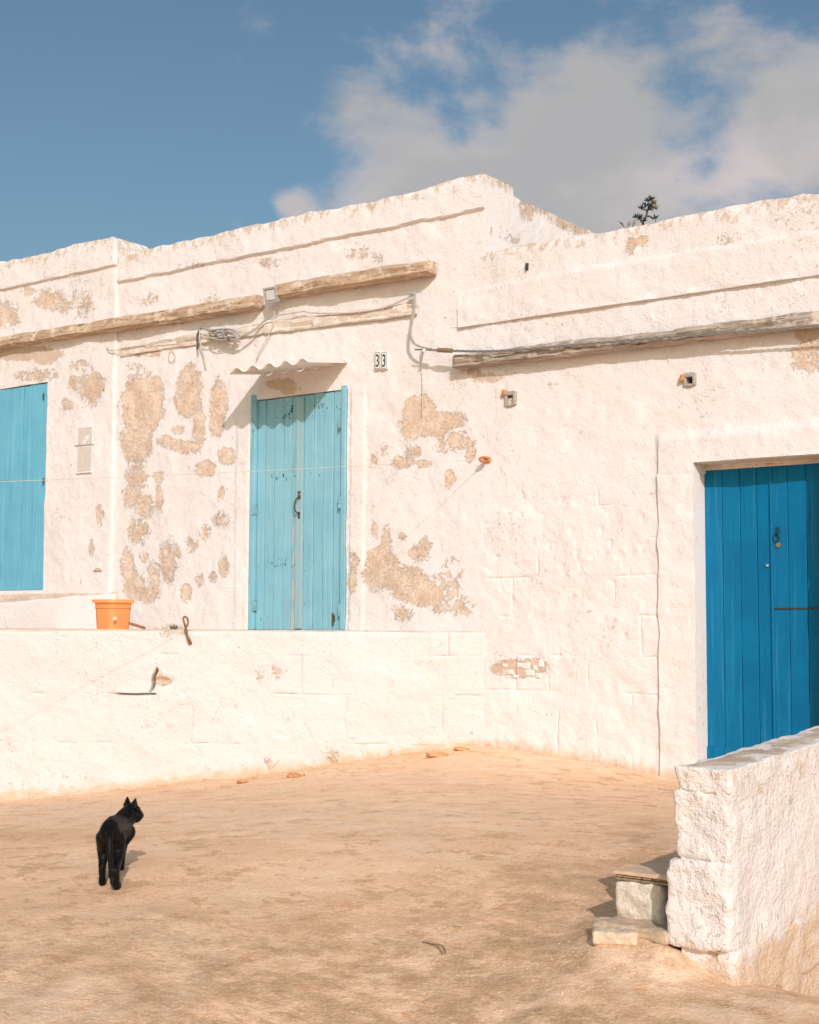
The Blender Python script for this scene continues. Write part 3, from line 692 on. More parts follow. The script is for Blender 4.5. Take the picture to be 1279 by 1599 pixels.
cz = [0.02] + [Z(920, y) for y in (1082, 1024, 962, 900, 842, 790)] + [zBlk]
rr = random.Random(5); jl = [[X(p, 1000) for p in l] for l in ((930, 870, 985), (918, 805, 855, 970), (852, 935, 1000), (800, 885, 960), (840, 905, 985), (905, 790, 960), (835, 935, 1000), (870, 958, 800), (900, 1000, 830))]
blockwork(right, WO, UX, NY, cz, lambda ci: sorted(jl[ci % len(jl)]), X_MH + .002, X_SUR + .05, M_WALL, .0115, None, 2.0, .009, toplast=False)
MB().box((X_MH + .01, YW + .04, -.3), (BD[0] - .012, YW + .3, zBlk)).build('wall_backing_box', M_WALL, right)  # unseen box added behind the blocks to stop sky light leaking through
# plaster surround of the blue door, a finger proud of the blockwork with a ragged edge
def wig(z): return .016 * fbm(z * 2.7, 0, 0, 4, 98)
def surr(u, z): return .027 + .006 * fbm(z * 5, 1, 0, 3, 97)
o = panel('door_surround', WO, UX, NY, X_SUR, BD[0], 0.0, zBlk, M_WALL, right, .014, None, groundbot, (), surr, .10, uwarp=lambda u, z: wig(z) * (1 - sstep(0, .12, u - X_SUR))); smooth_by_angle(o)
o = panel('door_surround', WO, UX, NY, BD[1], X_R1, 0.0, zBlk, M_WALL, right, .03, None, groundbot, (), surr, .26); smooth_by_angle(o)

# ---- deep blue door
yB = YW + .205
zb0, zb1 = .06, BD[3]
bd = plank_door('door', right, [X(p, 900) + (0) for p in ()] or [onY(p, 900, yB)[0] for p in (1101, 1129, 1157, 1183, 1206, 1232, 1261, 1290, 1312)], zb0, zb1, yB, M_BLUE, 'deep blue plank door with a split upper leaf', gap=.004)
xl = lambda p, y=900: float(onY(p, y, yB)[0]); zl = lambda p, y: float(onY(p, y, yB)[2])
MB().box((xl(1094), yB - .006, zl(1100, 735)), (xl(1320), yB + .05, zb1 - .002)).build('head_rail', M_PLANKW, right, bevel=.004)
MB().box((xl(1098), yB - .016, zb0), (xl(1158), yB - .002, zl(1110, 1165))).build('bottom_rail', M_BLUE, bd, bevel=.004)
MB().box((xl(1204.8), yB - .014, zb0 + .0), (xl(1208.2), yB + .0, zb1 - .05)).build('meeting_strip', M_BLUE, bd, bevel=.003)
MB().box((xl(1209), yB - .008, zl(1240, 951.3)), (xl(1312), yB + .0, zl(1240, 948.8))).build('hatch_gap_strip', M_DARK, bd)  # solid dark strip laid on the planks for the shade in the split
kx, kz = xl(1216), zl(1216, 838)
ring = [(kx + .032 * math.cos(a) * .7, yB - .022, kz + .032 * math.sin(a)) for a in np.linspace(0, 2 * math.pi, 19)]
MB().tube(ring, .0055, 6, False).tube([(kx, yB + .01, kz + .03), (kx, yB - .028, kz + .03)], .010, 8).box((kx - .015, yB - .008, kz + .02), (kx + .015, yB, kz + .07)).build('handle', plain('blue_iron', (.01, .07, .12), .5, .3, .2), bd)
MB().tube([(kx + .005, yB - .012, kz - .062), (kx + .005, yB + .01, kz - .062)], .018, 14).build('lock', plain('brass_lock', (.42, .30, .20), .4, .7, .2), bd)
MB().tube([(xl(1199), yB - .010, zl(1199, 883)), (xl(1199), yB + .01, zl(1199, 883))], .010, 10).build('knob', plain('pale_knob', (.5, .45, .4), .5, .3, .2), bd)
MB().box((BD[0] - .02, yB + .06, -.1), (BD[1] + .02, yB + .1, BD[3] + .02)).build('door_shade_box', M_DARK, right)  # added dark box; no light shows between the blue planks
# wooden lintel board over the recess
MB().box((BD[0] - .02, YW + .02, BD[3] - .004), (BD[1] + .1, YW + .26, BD[3] + .03)).build('lintel_board', M_PLANKW, right)
# grey beam with the cables
log('wooden_beam', wp(716, 578, .01), wp(1400, 498, .01), .115, .115, M_BEAMG, right, 'long grey timber beam carrying the steel cables', 21, n=140)
# vent holes with cement frames
def vent(px, py, w, h, plug):
    x0, x1 = X(px - w, py), X(px + w, py); z0, z1 = Z(px, py + h), Z(px, py - h); c = ((x0 + x1) / 2, YW, (z0 + z1) / 2)
    r = empty('vent', c); r.parent = right; r.matrix_parent_inverse = Matrix.Translation(-Vector(right.location))
    a, b = .016, .03
    for q in (((x0 - a, z1 - .004), (x1 + .01, z1 + b)), ((x1 - .004, z0 - .01), (x1 + a + .006, z1 + b - .004)), ((x0 - a, z0 - .012), (x0 + .004, z1 - .004)), ((x0 + .004, z0 - .018), (x1 - .004, z0 + .004))):
        MB().box((q[0][0], YW - .016 + random.uniform(-.004, .004), q[0][1]), (q[1][0], YW + .2, q[1][1])).build('vent_frame', M_CEMENT, r, bevel=.006)
    MB().box((x0 - .02, YW + .2, z0 - .03), (x1 + .03, YW + .22, z1 + .04)).build('vent_back', M_DARK, r)
    if plug: MB().tube([((x0 + x1) / 2 - .008, YW + .02, (z0 + z1) / 2 - .01), ((x0 + x1) / 2 - .008, YW + .18, (z0 + z1) / 2 - .01)], .030, 14).build('pipe_end', M_PLANKW, r)
    return r
vent(797, 624, 5.6, 7.5, True); vent(1077, 594, 6, 6.0, False)

PATCH = [(797,1050,6,4),(822,1040,7,5),(828,1051,8,5),(845,1036,5,6),(812,1039,5,4),(840,1055,5,4),(789,1039,5,3),(806,1056,5,3),(836,1043,4,4)]
def rough_stone(name, c, dims, mat, parent=None, sub=14, rnd=.25, amp=.012, freq=9, seed=0, shear=None, rotz=0.0, peel=0., attrs=True, big=0.0):
    """worn stone: subdivided rounded box with an uneven face"""
    bm = bmesh.new(); bmesh.ops.create_cube(bm, size=2.0); bmesh.ops.subdivide_edges(bm, edges=bm.edges[:], cuts=sub, use_grid_fill=True)
    P = np.array([v.co[:] for v in bm.verts]); Fc = [[v.index for v in f.verts] for f in bm.faces]; bm.free()
    dims = np.asarray(dims, float) / 2; r = rnd * dims.min()
    Q = P * dims; inn = np.clip(Q, -(dims - r), dims - r); dv = Q - inn; ln = np.linalg.norm(dv, axis=1, keepdims=True); Q = inn + dv / np.maximum(ln, 1e-9) * np.minimum(ln, r)
    nrm = P / np.linalg.norm(P, axis=1, keepdims=True)
    w = np.asarray(c) + Q
    n = fbm(w[:, 0] * freq + seed, w[:, 1] * freq, w[:, 2] * freq, 4, 111) * amp + big * fbm(w[:, 0] * freq * .35 + seed, w[:, 1] * freq * .35, w[:, 2] * freq * .35, 2, 112)
    Q = Q + nrm * n[:, None]
    if rotz: Q = Q @ np.array([[math.cos(rotz), math.sin(rotz), 0], [-math.sin(rotz), math.cos(rotz), 0], [0, 0, 1]])
    w = np.asarray(c) + Q
    if shear: w[:, 2] += shear(w)
    at = {}
    if attrs:
        px, py = np.array([proj(q) for q in w]).T
        at = {'peel': field(px, py, PEEL) + peel, 'grime': field(px, py, GRIME), 'splash': np.clip(1 - (w[:, 2] - gbase(w[:, 0], w[:, 1])) / .22, 0, 1) * .8}
    o = meshobj(name, w, Fc, mat, parent, True, at); return o

for k, (px, py, a_, b_) in enumerate(PATCH):
    q = onY(px, py, YW + .004); rough_stone('rubble_stone', q, (a_ * 2 / 190, .022, b_ * 2 / 200), M_WALL, right, 5, .9, .004, 30, k, attrs=False)
# ================================================================== terrace
ter = empty('terrace', (float((TA + TB)[0] / 2), float((TA + TB)[1] / 2), 0.0))
tag(ter, 'whitewashed raised terrace with a cracked stone front below the pale blue door', 'terrace')
TO = np.array([TA[0], TA[1], 0.0])
def uT(px, py): return float((onT(px, py) - TO) @ tU)
def zT(px, py): return float(onT(px, py)[2])
tcz = [-.45, zT(250, 1160), zT(200, 1083), zT(250, 1022), Z_TER]
tj = [[uT(p, 1100) for p in l] for l in ((180, 420, 610, -150), (40, 300, 540, 690, -200), (95, 240, 470, 640, -120), (150, 390, 560, 700, -100))]
def topT(u): return Z_TER + .006 * fbm(u * 2, 0, 0, 3, 121) - .006
def dispT(u, z):
    d = -.018 * sstep(0, .05, z - (Z_TER - .035)) - .02 * sstep(-.05, .35, -z + .1) * 0
    # the deep break beside the third block
    cu, cz_ = uT(240, 1062), zT(240, 1062)
    s = (u - cu) + .25 * (z - cz_) + .012 * fbm(z * 14, 0, 0, 2, 123)
    d = d - .13 * np.exp(-(s / .0095) ** 2) * sstep(-.12, -.07, z - cz_) * (1 - sstep(.07, .11, z - cz_))
    d = d - .055 * np.exp(-(((u - cu + .075) / .075) ** 2 + ((z - cz_ + .01) / .032) ** 2))
    zz = zT(215, 1084) + .002 * fbm(u * 12, 3, 0, 2, 124)
    d = d - .07 * np.exp(-((z - zz) / .0065) ** 2) * (sstep(cu - .03, cu, u)) * (1 - sstep(cu + .26, cu + .36, u))
    return d
blockwork(ter, TO, tU, tN, tcz, lambda ci: sorted(tj[ci]), 0.0, tLen + 2.2, M_TERR, .0125, topT, 7.0, .011, dispT, sz_=list(zT(215, 1084) + np.arange(-.02, .021, .004)), su_=list(uT(240, 1062) + np.arange(-.05, .051, .004)))
E_ = TO + tU * (tLen + 2.2)
MB().hexa([(TO[0], TO[1] + .03, Z_TER - .25), (E_[0], E_[1] + .03, Z_TER - .25), (E_[0], YW - .03 + .0, Z_TER - .25), (TO[0] - .3, YW + .01, Z_TER - .25)][::-1] + [(TO[0], TO[1] + .03, Z_TER + .006), (E_[0], E_[1] + .03, Z_TER + .006), (E_[0], YW + .02, Z_TER + .006), (TO[0] - .3, YW + .02, Z_TER + .006)][::-1]).build('floor_slab', M_ROOF, ter)

# ================================================================== low wall in the foreground
low = empty('low_wall', ((LWX0 + LWX1) / 2, LWY, 0.0))
tag(low, 'low whitewashed stone wall with a worn tan top beside the stone step', 'wall')
onLW = lambda px, py: onplane(px, py, (0, LWY, 0), (0, 1, 0))
lx0 = onLW(1056, 1260)[0]; lx1 = onLW(1137, 1300)[0]; LZ = [-.16, float(onLW(1100, 1482)[2]), float(onLW(1100, 1344)[2]), float(onLW(1100, 1238)[2]), float(onLW(1100, 1201)[2])]
LEN = 2.6; shr = lambda w: .055 * np.clip(w[:, 1] - LWY - .05, 0, 9) + .0 * w[:, 0]
lxs = [(onLW(1075, 1400)[0], lx1 + .015), (onLW(1042, 1400)[0], lx1 + .004), (lx0 - .008, lx1), (lx0, lx1 + .006)]
for i in range(4):
    a, b = lxs[i]; n_l = 1
    y = LWY - (.0 if i else -.01) - (.012 if i == 1 else 0)
    for seg in range(3):
        L = LEN / 3; jit = .0
        rough_stone('stone_block', ((a + b) / 2, y + L * seg + L / 2 + seg * .0, (LZ[i] + LZ[i + 1]) / 2), (b - a, L - .004, LZ[i + 1] - LZ[i] + .004), M_LOW, low, 26, (.4, .17, .13, .13)[i], (.010, .010, .009, .006)[i], (12, 13, 12, 15)[i], i * 3.7 + seg, shr, big=.01)
MB().box((lx0 + .010, LWY + .010, -.3), (lx1 - .002, LWY + LEN - .05, LZ[4] - .03)).build('mortar_core', M_LOW, low)
# earth-worn cap on top
def cap():
    n, k, V = 50, 8, []
    for i in range(n + 1):
        y = LWY + .012 + (LEN - .02) * i / n
        for j in range(k + 1):
            t = j / k; x = lx0 + .006 + (lx1 - lx0 - .006) * t
            V.append((x, y, LZ[4] + .005 + .055 * max(0, y - LWY - .05) - .012 * (2 * t - 1) ** 4 + .004 * fbm(x * 9, y * 9, 0, 3, 131) - .012 * max(0, 1 - (y - LWY) / .03)))
    Fc = [(i * (k + 1) + j, i * (k + 1) + j + 1, (i + 1) * (k + 1) + j + 1, (i + 1) * (k + 1) + j) for i in range(n) for j in range(k)]
    Fc = Fc
    return V, Fc
M_CAP = (lambda M: (M.color(M.mix(M.rng(M.noise(9, 6, .65), .36, .66), (.50, .385, .28), (.72, .60, .48))), M.bump(M.noise(60, 5, .65), .01, .7), M.m)[-1])(Mat('worn_cap', .95, .1))
V, Fc = cap(); o = meshobj('worn_cap', V, Fc, M_CAP, low, True)
mo = o.modifiers.new('thick', 'SOLIDIFY'); mo.thickness = .03; mo.offset = -1
# plastered flank
o = panel('plaster_face', np.array([lx1 + .004, LWY, 0]), np.array([0, 1.0, 0]), np.array([1.0, 0, 0]), .004, LEN, -.9, LZ[4] - .0, M_LOW, low, .018, lambda u: LZ[4] - .008 + .055 * np.clip(u - .05, 0, 9) + .004 * fbm(u * 6, 0, 0, 3, 141), None, (), lambda u, z: .006 * fbm(u * 6, z * 6, 0, 3, 142) - .014 * (1 - sstep(0, .05, u)) - .016 * sstep(-.05, 0, z - LZ[4] - .055 * np.clip(u - .05, 0, 9)), .05, seed=9.)
smooth_by_angle(o, 60)

# ---- stone step with slate tiles against the wall
st = empty('stone_step', tuple(onG(1000, 1440)))
tag(st, 'small limestone step topped with slate tiles, built against the low wall', 'step')
SY = LWY + .13
onS = lambda px, py: onplane(px, py, (0, SY, 0), (0, 1, 0))
sx0, sx1, sz0, sz1 = onS(961, 1400)[0], onS(1034, 1400)[0], onS(1000, 1442)[2] - .02, onS(1000, 1379)[2]
rough_stone('stone_block', ((sx0 + sx1) / 2, SY + .19, (sz0 + sz1) / 2), (sx1 - sx0, .38, sz1 - sz0), plain('pale_limestone', (.72, .63, .52), .95, 0, .14, 40, .012), st, 22, .22, .010, 11, 4.0, attrs=False)
rough_stone('stone_block', (sx1 + .045, SY + .24, (sz0 + sz1) / 2), (.075, .30, sz1 - sz0), plain('shaded_limestone', (.50, .43, .35), .95, 0, .2, 40, .012), st, 10, .3, .008, 11, 6.0, attrs=False)  # same limestone darkened; shade of the gap by the wall is in its colour
zt0, zt1 = sz1 + .002, float(onS(1000, 1363)[2])
M_SLATE = plain('tan_slate', (.64, .46, .31), .8, 0, .15, 14, .003); M_SLATEE = plain('brown_slate', (.34, .24, .14), .85, 0, .35, 50, .004)
MB().hexa([(sx0 - .004, SY - .006, zt1 - .013), (lx0 + .01, SY - .004, zt1 - .016), (lx0 + .01, SY + .40, zt1 - .013), (sx0 + .01, SY + .40, zt1 - .013), (sx0 - .004, SY - .006, zt1), (lx0 + .01, SY - .004, zt1 - .002), (lx0 + .01, SY + .40, zt1), (sx0 + .01, SY + .40, zt1)]).build('slate_tile', M_SLATE, st, bevel=.002)
xs_ = [sx0, sx0 + .105, sx0 + .145, lx0]
for i in range(3):
    for k, (q0, q1) in enumerate(((zt0, (zt0 + zt1) / 2 - .009), ((zt0 + zt1) / 2 - .007, zt1 - .0155))):
        if q1 - q0 > .002:
            e = random.uniform(-.006, .006); MB().box((xs_[i] + .002, SY - .002 + e, q0), (xs_[i + 1] - .002, SY + .36, q1)).build('slate_shim', M_SLATEE, st, bevel=.003)
for nm, px, py, dm, rz, sd, lab in (('flat_stone', 943, 1462, (.16, .26, .05), .5, 3, 'pale flat stone bedded in earth at the outer end of the step'), ('flat_stone', 1004, 1458, (.30, .20, .045), -.1, 8, 'tan flat stone bedded in earth in front of the step')):
    p = onG(px, py); f = rough_stone(nm, (p[0], p[1] + (.08 if sd == 3 else .03), p[2] + (.004 if sd == 3 else .012)), dm, plain('flat_stone_' + str(sd), (.66, .52, .38) if sd == 3 else (.54, .40, .28), .95, 0, .16, 30, .010), None, 20, .5, .012, 13, sd, rotz=rz, attrs=False)
    tag(f, lab, 'stone', 'flat stones by the step')

# ================================================================== things on the walls
# corrugated awning over the pale blue door
ax0, ax1 = X(411, 572), X(543, 563); azi = Z(543, 563); AW = .54
def awning_mat():
    M = Mat('cream_sheet', .6, .3); c = M.mix(M.rng(M.noise(9, 5, .6), .35, .7), (.86, .80, .72), (.80, .70, .60)); M.color(c)
    t = M.n.new('ShaderNodeBsdfTranslucent'); t.inputs[0].default_value = (.80, .62, .45, 1)
    mx = M.n.new('ShaderNodeMixShader'); mx.inputs[0].default_value = .10; M.l.new(M.b.outputs[0], mx.inputs[1]); M.l.new(t.outputs[0], mx.inputs[2])
    M.l.new(mx.outputs[0], M.n['Material Output'].inputs[0]); return M.m
nu, nvv, wl_ = 110, 8, (ax1 - ax0) / 5.25; V = []
for i in range(nu + 1):
    for j in range(nvv + 1):
        u = ax0 + (ax1 - ax0) * i / nu; t = j / nvv
        V.append((u, YW - .004 - AW * t, azi - .075 * t + .023 * math.sin(2 * math.pi * (u - ax0) / wl_ + 2.4) - .004))
Fc = [(i * (nvv + 1) + j, i * (nvv + 1) + j + 1, (i + 1) * (nvv + 1) + j + 1, (i + 1) * (nvv + 1) + j) for i in range(nu) for j in range(nvv)]
aw = meshobj('awning', V, Fc, awning_mat(), None, True); tag(aw, 'cream corrugated awning sheet over the pale blue door', 'awning'); mo = aw.modifiers.new('thick', 'SOLIDIFY'); mo.thickness = .004

# house number: two enamel tiles
def text_mesh(txt, size, ext):
    cu = bpy.data.curves.new('t', 'FONT'); cu.body = txt; cu.size = size; cu.extrude = ext; cu.align_x = 'CENTER'; cu.align_y = 'CENTER'
    ob = bpy.data.objects.new('t', cu); C.objects.link(ob); bpy.context.view_layer.update()
    me = bpy.data.meshes.new_from_object(ob.evaluated_get(bpy.context.evaluated_depsgraph_get())); V = [v.co[:] for v in me.vertices]; Fc = [tuple(p.vertices) for p in me.polygons]
    bpy.data.objects.remove(ob); bpy.data.curves.remove(cu); bpy.data.meshes.remove(me); return V, Fc
sg = empty('house_number', tuple(onY(597, 563, YW - .01))); tag(sg, 'two small white enamel tiles reading 33 beside the door', 'house number')
for a, b in ((587.3, 596.2), (597.2, 606.6)):
    x0, x1 = X(a, 563), X(b, 563); xc = (x0 + x1) / 2; z0, z1 = Z((a + b) / 2, 577), Z((a + b) / 2, 550)
    MB().box((x0, YW - .022, z0), (x1, YW + .01, z1)).build('tile', M_TILEW, sg, bevel=.003)
    V, Fc = text_mesh('3', (z1 - z0) * 1.12, .0015); xs = [v[0] for v in V]; zs = [v[1] for v in V]; w = max(xs) - min(xs); hgt = max(zs) - min(zs)
    sx, sz = (x1 - x0) * .52 / w, (z1 - z0) * .72 / hgt; cx0, cz0 = (max(xs) + min(xs)) / 2, (max(zs) + min(zs)) / 2
    meshobj('digit', [(xc + (v[0] - cx0) * sx, YW - .0235 - v[2], (z0 + z1) / 2 + (v[1] - cz0) * sz) for v in V], Fc, M_INK, sg)
    bw = .003
    fr = MB()
    for q in (((x0 + .005, z0 + .005), (x1 - .005, z0 + .005 + bw)), ((x0 + .005, z1 - .005 - bw), (x1 - .005, z1 - .005)), ((x0 + .005, z0 + .0085), (x0 + .005 + bw, z1 - .0085)), ((x1 - .005 - bw, z0 + .0085), (x1 - .005, z1 - .0085))):
        fr.box((q[0][0], YW - .0232, q[0][1]), (q[1][0], YW - .0215, q[1][1]))
    fr.build('border', M_INK, sg)

# meter box beside the shutter
mbx = empty('meter_box', tuple(onY(136, 738, YW - .03))); tag(mbx, 'flush off-white meter box with two flaps between shutter and door', 'meter box')
M_METER = plain('off_white_flap', (.66, .59, .53), .6, 0, .05, 20)
yl = YW - .028
bx0, bx1 = X(126.5, 700), X(148, 700)
MB().box((bx0, yl - .014, Z(137, 696.5)), (bx1, yl + .05, Z(137, 668))).build('flap', M_METER, mbx, bevel=.004)
MB().box((bx0, yl - .016, Z(137, 736)), (bx1, yl + .05, Z(137, 698))).build('flap', M_METER, mbx, bevel=.004)
MB().box((bx0 - .012, yl - .028, Z(137, 739.5)), (bx1 + .008, yl + .03, Z(137, 736.5))).build('sill', M_WALL, mbx, bevel=.003)
MB().tube([(X(122, 696), yl - .02, Z(122, 696)), (X(152, 694), yl - .02, Z(152, 694))], .005, 6).build('hasp', M_CABLEW, mbx)
sk = empty('socket', tuple(onY(157, 890, YW - .03))); tag(sk, 'tiny white wall socket with a rusty ledge above the terracotta pot', 'socket')
MB().box((X(152, 885), yl - .012, Z(157, 888)), (X(161, 885), yl + .03, Z(157, 879))).build('cover', M_TILEW, sk, bevel=.002)
MB().box((X(151, 891), yl - .016, Z(157, 892.3)), (X(163, 891), yl + .02, Z(157, 890))).build('ledge', M_RUST, sk)

# floodlight
fl = empty('floodlight', tuple(onY(423, 462, YW - .1))); tag(fl, 'small square grey floodlight fixed between two timber beams', 'floodlight')
fc = onY(423, 460.5, YW - .15); fx, fy, fz = fc; tl = math.radians(14)
def tiltbox(a, b):
    P = []
    for z in (a[2], b[2]):
        for x, y in ((a[0], a[1]), (b[0], a[1]), (b[0], b[1]), (a[0], b[1])):
            P.append((fx + x, fy + y * math.cos(tl) - z * math.sin(tl) * -1 * -1, fz + z * math.cos(tl) + y * math.sin(tl)))
    return P
wv = .078
for q in (((-wv, -.012, .052), (wv, .03, .072)), ((-wv, -.012, -.072), (wv, .03, -.052)), ((-wv, -.012, -.0515), (-wv + .018, .03, .0515)), ((wv - .018, -.012, -.0515), (wv, .03, .0515))):
    MB().hexa(tiltbox(*q)).build('frame', M_ALU, fl, bevel=.003)
MB().hexa(tiltbox((-wv + .012, .03, -.06), (wv - .012, .055, .06))).build('housing', M_ALU, fl, bevel=.006)
MB().hexa(tiltbox((-wv + .0185, -.002, -.0515), (wv - .0185, .028, .0515))).build('gasket', plain('black_gasket', (.05, .05, .05), .6), fl)
MB().hexa(tiltbox((-wv + .024, -.006, -.046), (wv - .024, -.0022, .046))).build('lens', plain('frosted_glass', (.66, .66, .64), .15, 0, .04, 20, spec=.6), fl)
MB().tube([(fx + .02, fy + .04, fz), (fx + .02, YW + .02, fz + .02)], .012, 8).tube([(fx + wv, fy + .01, fz), (fx + wv + .04, fy + .06, fz + .01), (fx + wv + .05, YW, fz + .01)], .007, 6).build('bracket', M_ALU, fl)

# cables
def cable(name, pts, r, mat, label, cat='cable', n=6, group=None):
    P = spline([onY(p[0], p[1], YW - p[2]) for p in pts], n); o = MB().tube(P, r, 6).build(name, mat, None, True); tag(o, label, cat, group); return o
cable('cable', [(166, 540, .05), (170, 546, .06), (182, 547, .06), (195, 543, .05), (260, 534, .05), (315, 524, .06)], .006, M_CABLEW, 'thin pale wire along the whitewashed plank, left of the cable coil')
cc = empty('cable_coil', tuple(onY(350, 525, YW - .05))); tag(cc, 'messy coil of grey cable hanging on the whitewashed plank', 'cable')
rr = random.Random(3)
for k in range(8):
    c0 = (rr.uniform(335, 356), 522 + rr.uniform(-3, 3)); P = []
    ra, rb, ph, dp = rr.uniform(12, 28), rr.uniform(2.5, 7), rr.uniform(0, 6.28), rr.uniform(.06, .13)
    for t in np.linspace(0, 2 * math.pi * rr.uniform(.8, 1.5), 22):
        xx = c0[0] + ra * math.cos(t + ph); yy = c0[1] + rb * math.sin(t + ph) - (xx - 340) * .02
        P.append(onY(xx, yy, YW - dp - .02 * math.sin(t * 1.7 + k)))
    MB().tube(P, .0065, 6).build('loop', M_CABLE if k % 3 else M_CABLEW, cc, True)
for k in range(3):
    P = spline([onY(p[0], p[1], YW - p[2]) for p in ((312 + k * 2, 512, .08), (340, 517 + 3 * k, .12), (366, 527 + 2 * k, .13), (384, 523 - k, .11), (400, 513, .08), (413, 501, .06), (424, 497, .05))], 6); MB().tube(P, .008, 6).build('strand', M_CABLE, cc, True)
MB().tube([onY(352, 515, YW - .12), onY(359, 530, YW - .13)], .020, 8).build('binding', plain('brown_tape', (.20, .15, .10), .8), cc)
MB().tube(spline([onY(p[0], p[1], YW - p[2]) for p in ((313, 513, .1), (308, 525, .1), (309, 540, .09), (308, 545, .08))], 5), .011, 6).build('tail_end', plain('dark_cable', (.09, .085, .08), .6), cc, True)
cable('cable', [(312, 514, .11), (312, 530, .10), (317, 552, .06), (321, 575, .03)], .006, M_CABLEW, 'thin pale cord hanging straight down from the cable coil')
cable('cable', [(424, 498, .05), (432, 493, .05), (455, 489, .05), (475, 486, .05), (485, 488, .05), (520, 489, .05), (560, 487, .05), (600, 480, .05), (630, 468, .05), (645, 461, .05)], .0085, M_CABLEW, 'pale cable sagging along the whitewashed plank right of the floodlight')
cable('cable', [(427, 478, .06), (428, 490, .06), (426, 508, .05), (417, 528, .04), (405, 550, .03), (400, 562, .02)], .005, M_CABLEW, 'thin cord running from the floodlight down to the awning')
cb = empty('cable', tuple(onY(646, 461, YW))); tag(cb, 'doubled grey cable dropping from the plank end to the steel cable', 'cable')
for k in (0, 1):
    MB().tube(spline([onY(p[0] + 2.2 * k, p[1], YW - p[2]) for p in ((646, 461, .06), (646, 475, .08), (643, 495, .09), (640, 515, .10), (641, 528, .11), (647, 537, .12), (658, 542, .13), (672, 545, .13))], 6), .0075, 6).build('strand', M_CABLE, cb, True)
MB().tube([onY(640, 458, YW - .06), onY(648, 458, YW - .06)], .018, 8).build('insulator', M_ALU, cb)
sb = empty('steel_cable', tuple(onY(900, 540, YW - .13))); tag(sb, 'twisted steel cable strung along the grey timber beam', 'cable')
base = spline([onY(p[0], p[1], YW - .145) for p in ((662, 545.5), (700, 547.5), (780, 548), (900, 538.5), (1030, 527.5), (1160, 518), (1279, 509.5), (1420, 499))], 44)
for k in range(3):
    P = [];
    for i, p in enumerate(base):
        a = i * .42 + k * 2.094; P.append(p + np.array([0, math.cos(a) * .0065, math.sin(a) * .0065]))
    MB().tube(P, .0055, 6).build('strand', M_STEEL, sb, True)
MB().tube([onY(684, 546.5, YW - .145), onY(706, 547.5, YW - .145)], .020, 10).build('sleeve', plain('brown_sleeve', (.24, .18, .12), .7), sb)
MB().tube([onY(648, 546, YW - .13), onY(668, 546, YW - .14)], .006, 6).tube([onY(661, 546, YW - .14), onY(661, 546, YW + .05)], .010, 8).build('hook', M_IRON, sb)
MB().tube([onY(662, 545, YW - .16), onY(662, 549, YW - .16)], .014, 8).build('insulator', M_TILEW, sb)
cable('cable', [(657, 548, .03), (657, 565, .02), (659, 590, .018), (660, 620, .018), (659, 650, .018)], .004, M_CABLEW, 'thin cord hanging down the wall below the steel cable hook')
rg = [onY(268 + 5 * math.cos(a), 556 + 9 * math.sin(a), YW - .03) for a in np.linspace(0, 6.28, 20)]
tag(MB().tube(rg, .0045, 5, False).build('wire_ring', M_CABLEW, None, True), 'small wire ring hanging under the whitewashed plank', 'ring')

# clothes line: leaves the wall almost square to it and runs past the camera's left
hk = onY(762, 718, YW); ld = np.array([-.26, -1.0, 0]); ld /= np.linalg.norm(ld); ln = np.array([-ld[1], ld[0], 0])
h0 = hk + np.array([0, -.07, .0])
e1 = onplane(0, 748.5, h0, ln); e2 = e1 + (e1 - h0) * .25
P = []
for t in np.linspace(0, 1, 40):
    q = h0 + (e2 - h0) * t; q = q + np.array([0, 0, -.05 * math.sin(math.pi * min(1, t * .9))]) * .4; P.append(q)
tag(MB().tube(P, .0019, 6).build('clothes_line', M_ROPE, None, True), 'thin pinkish clothes line stretched out from the hook in the wall', 'line')
hook = empty('wall_hook', tuple(hk)); tag(hook, 'rust orange hook set in the wall holding the clothes line', 'hook')
rough_stone('mount', hk + np.array([.0, .0, .0]), (.07, .05, .055), M_RUST, hook, 6, .8, .008, 20, 2, attrs=False)
MB().tube(spline([hk + np.array([0.02, -.01, .01]), hk + np.array([.0, -.06, .015]), hk + np.array([-.02, -.10, .0]), hk + np.array([-.01, -.075, -.02]), hk + np.array([0, -.04, -.01])], 5), .010, 8).build('hook_bar', plain('orange_rust', (.50, .17, .06), .8), hook, True)

# clay pegs beside the vents
for px, py, lab in ((788, 613, 'rust orange peg beside the vent with the pipe end'), (1066, 590, 'rust orange peg beside the empty vent hole')):
    p = onY(px, py, YW - .005); tag(rough_stone('wall_peg', p, (.035, .06, .045), M_RUST, None, 5, .8, .008, 25, px, attrs=False), lab, 'peg')
p = onY(822, 416, YW - .03); tag(MB().box((p[0] - .008, p[1] - .004, p[2] - .028), (p[0] + .008, p[1] + .03, p[2] + .028)).build('dark_hole_block', M_DARK, None), 'small dark hole in the lower parapet, shown as a dark block', 'dark hole')  # solid dark block in place of a hole; its shade is plain colour

# iron loop on the terrace edge
lp = spline([onT(x, y) + tN * o_ for x, y, o_ in ((297, 1006, .02), (294, 997, .03), (293, 985, .04), (290, 974, .05), (288, 966, .05), (291, 963, .05), (295, 967, .05), (295, 975, .05), (291, 984, .045), (293, 992, .03), (297, 998, .03), (299, 1005, .01))], 5)
tag(MB().tube(lp, .0085, 7).build('iron_loop', plain('rusty_rod', (.26, .15, .08), .8, .2, .4, 60), None, True), 'twisted rusty iron loop sticking up from the terrace edge', 'loop')

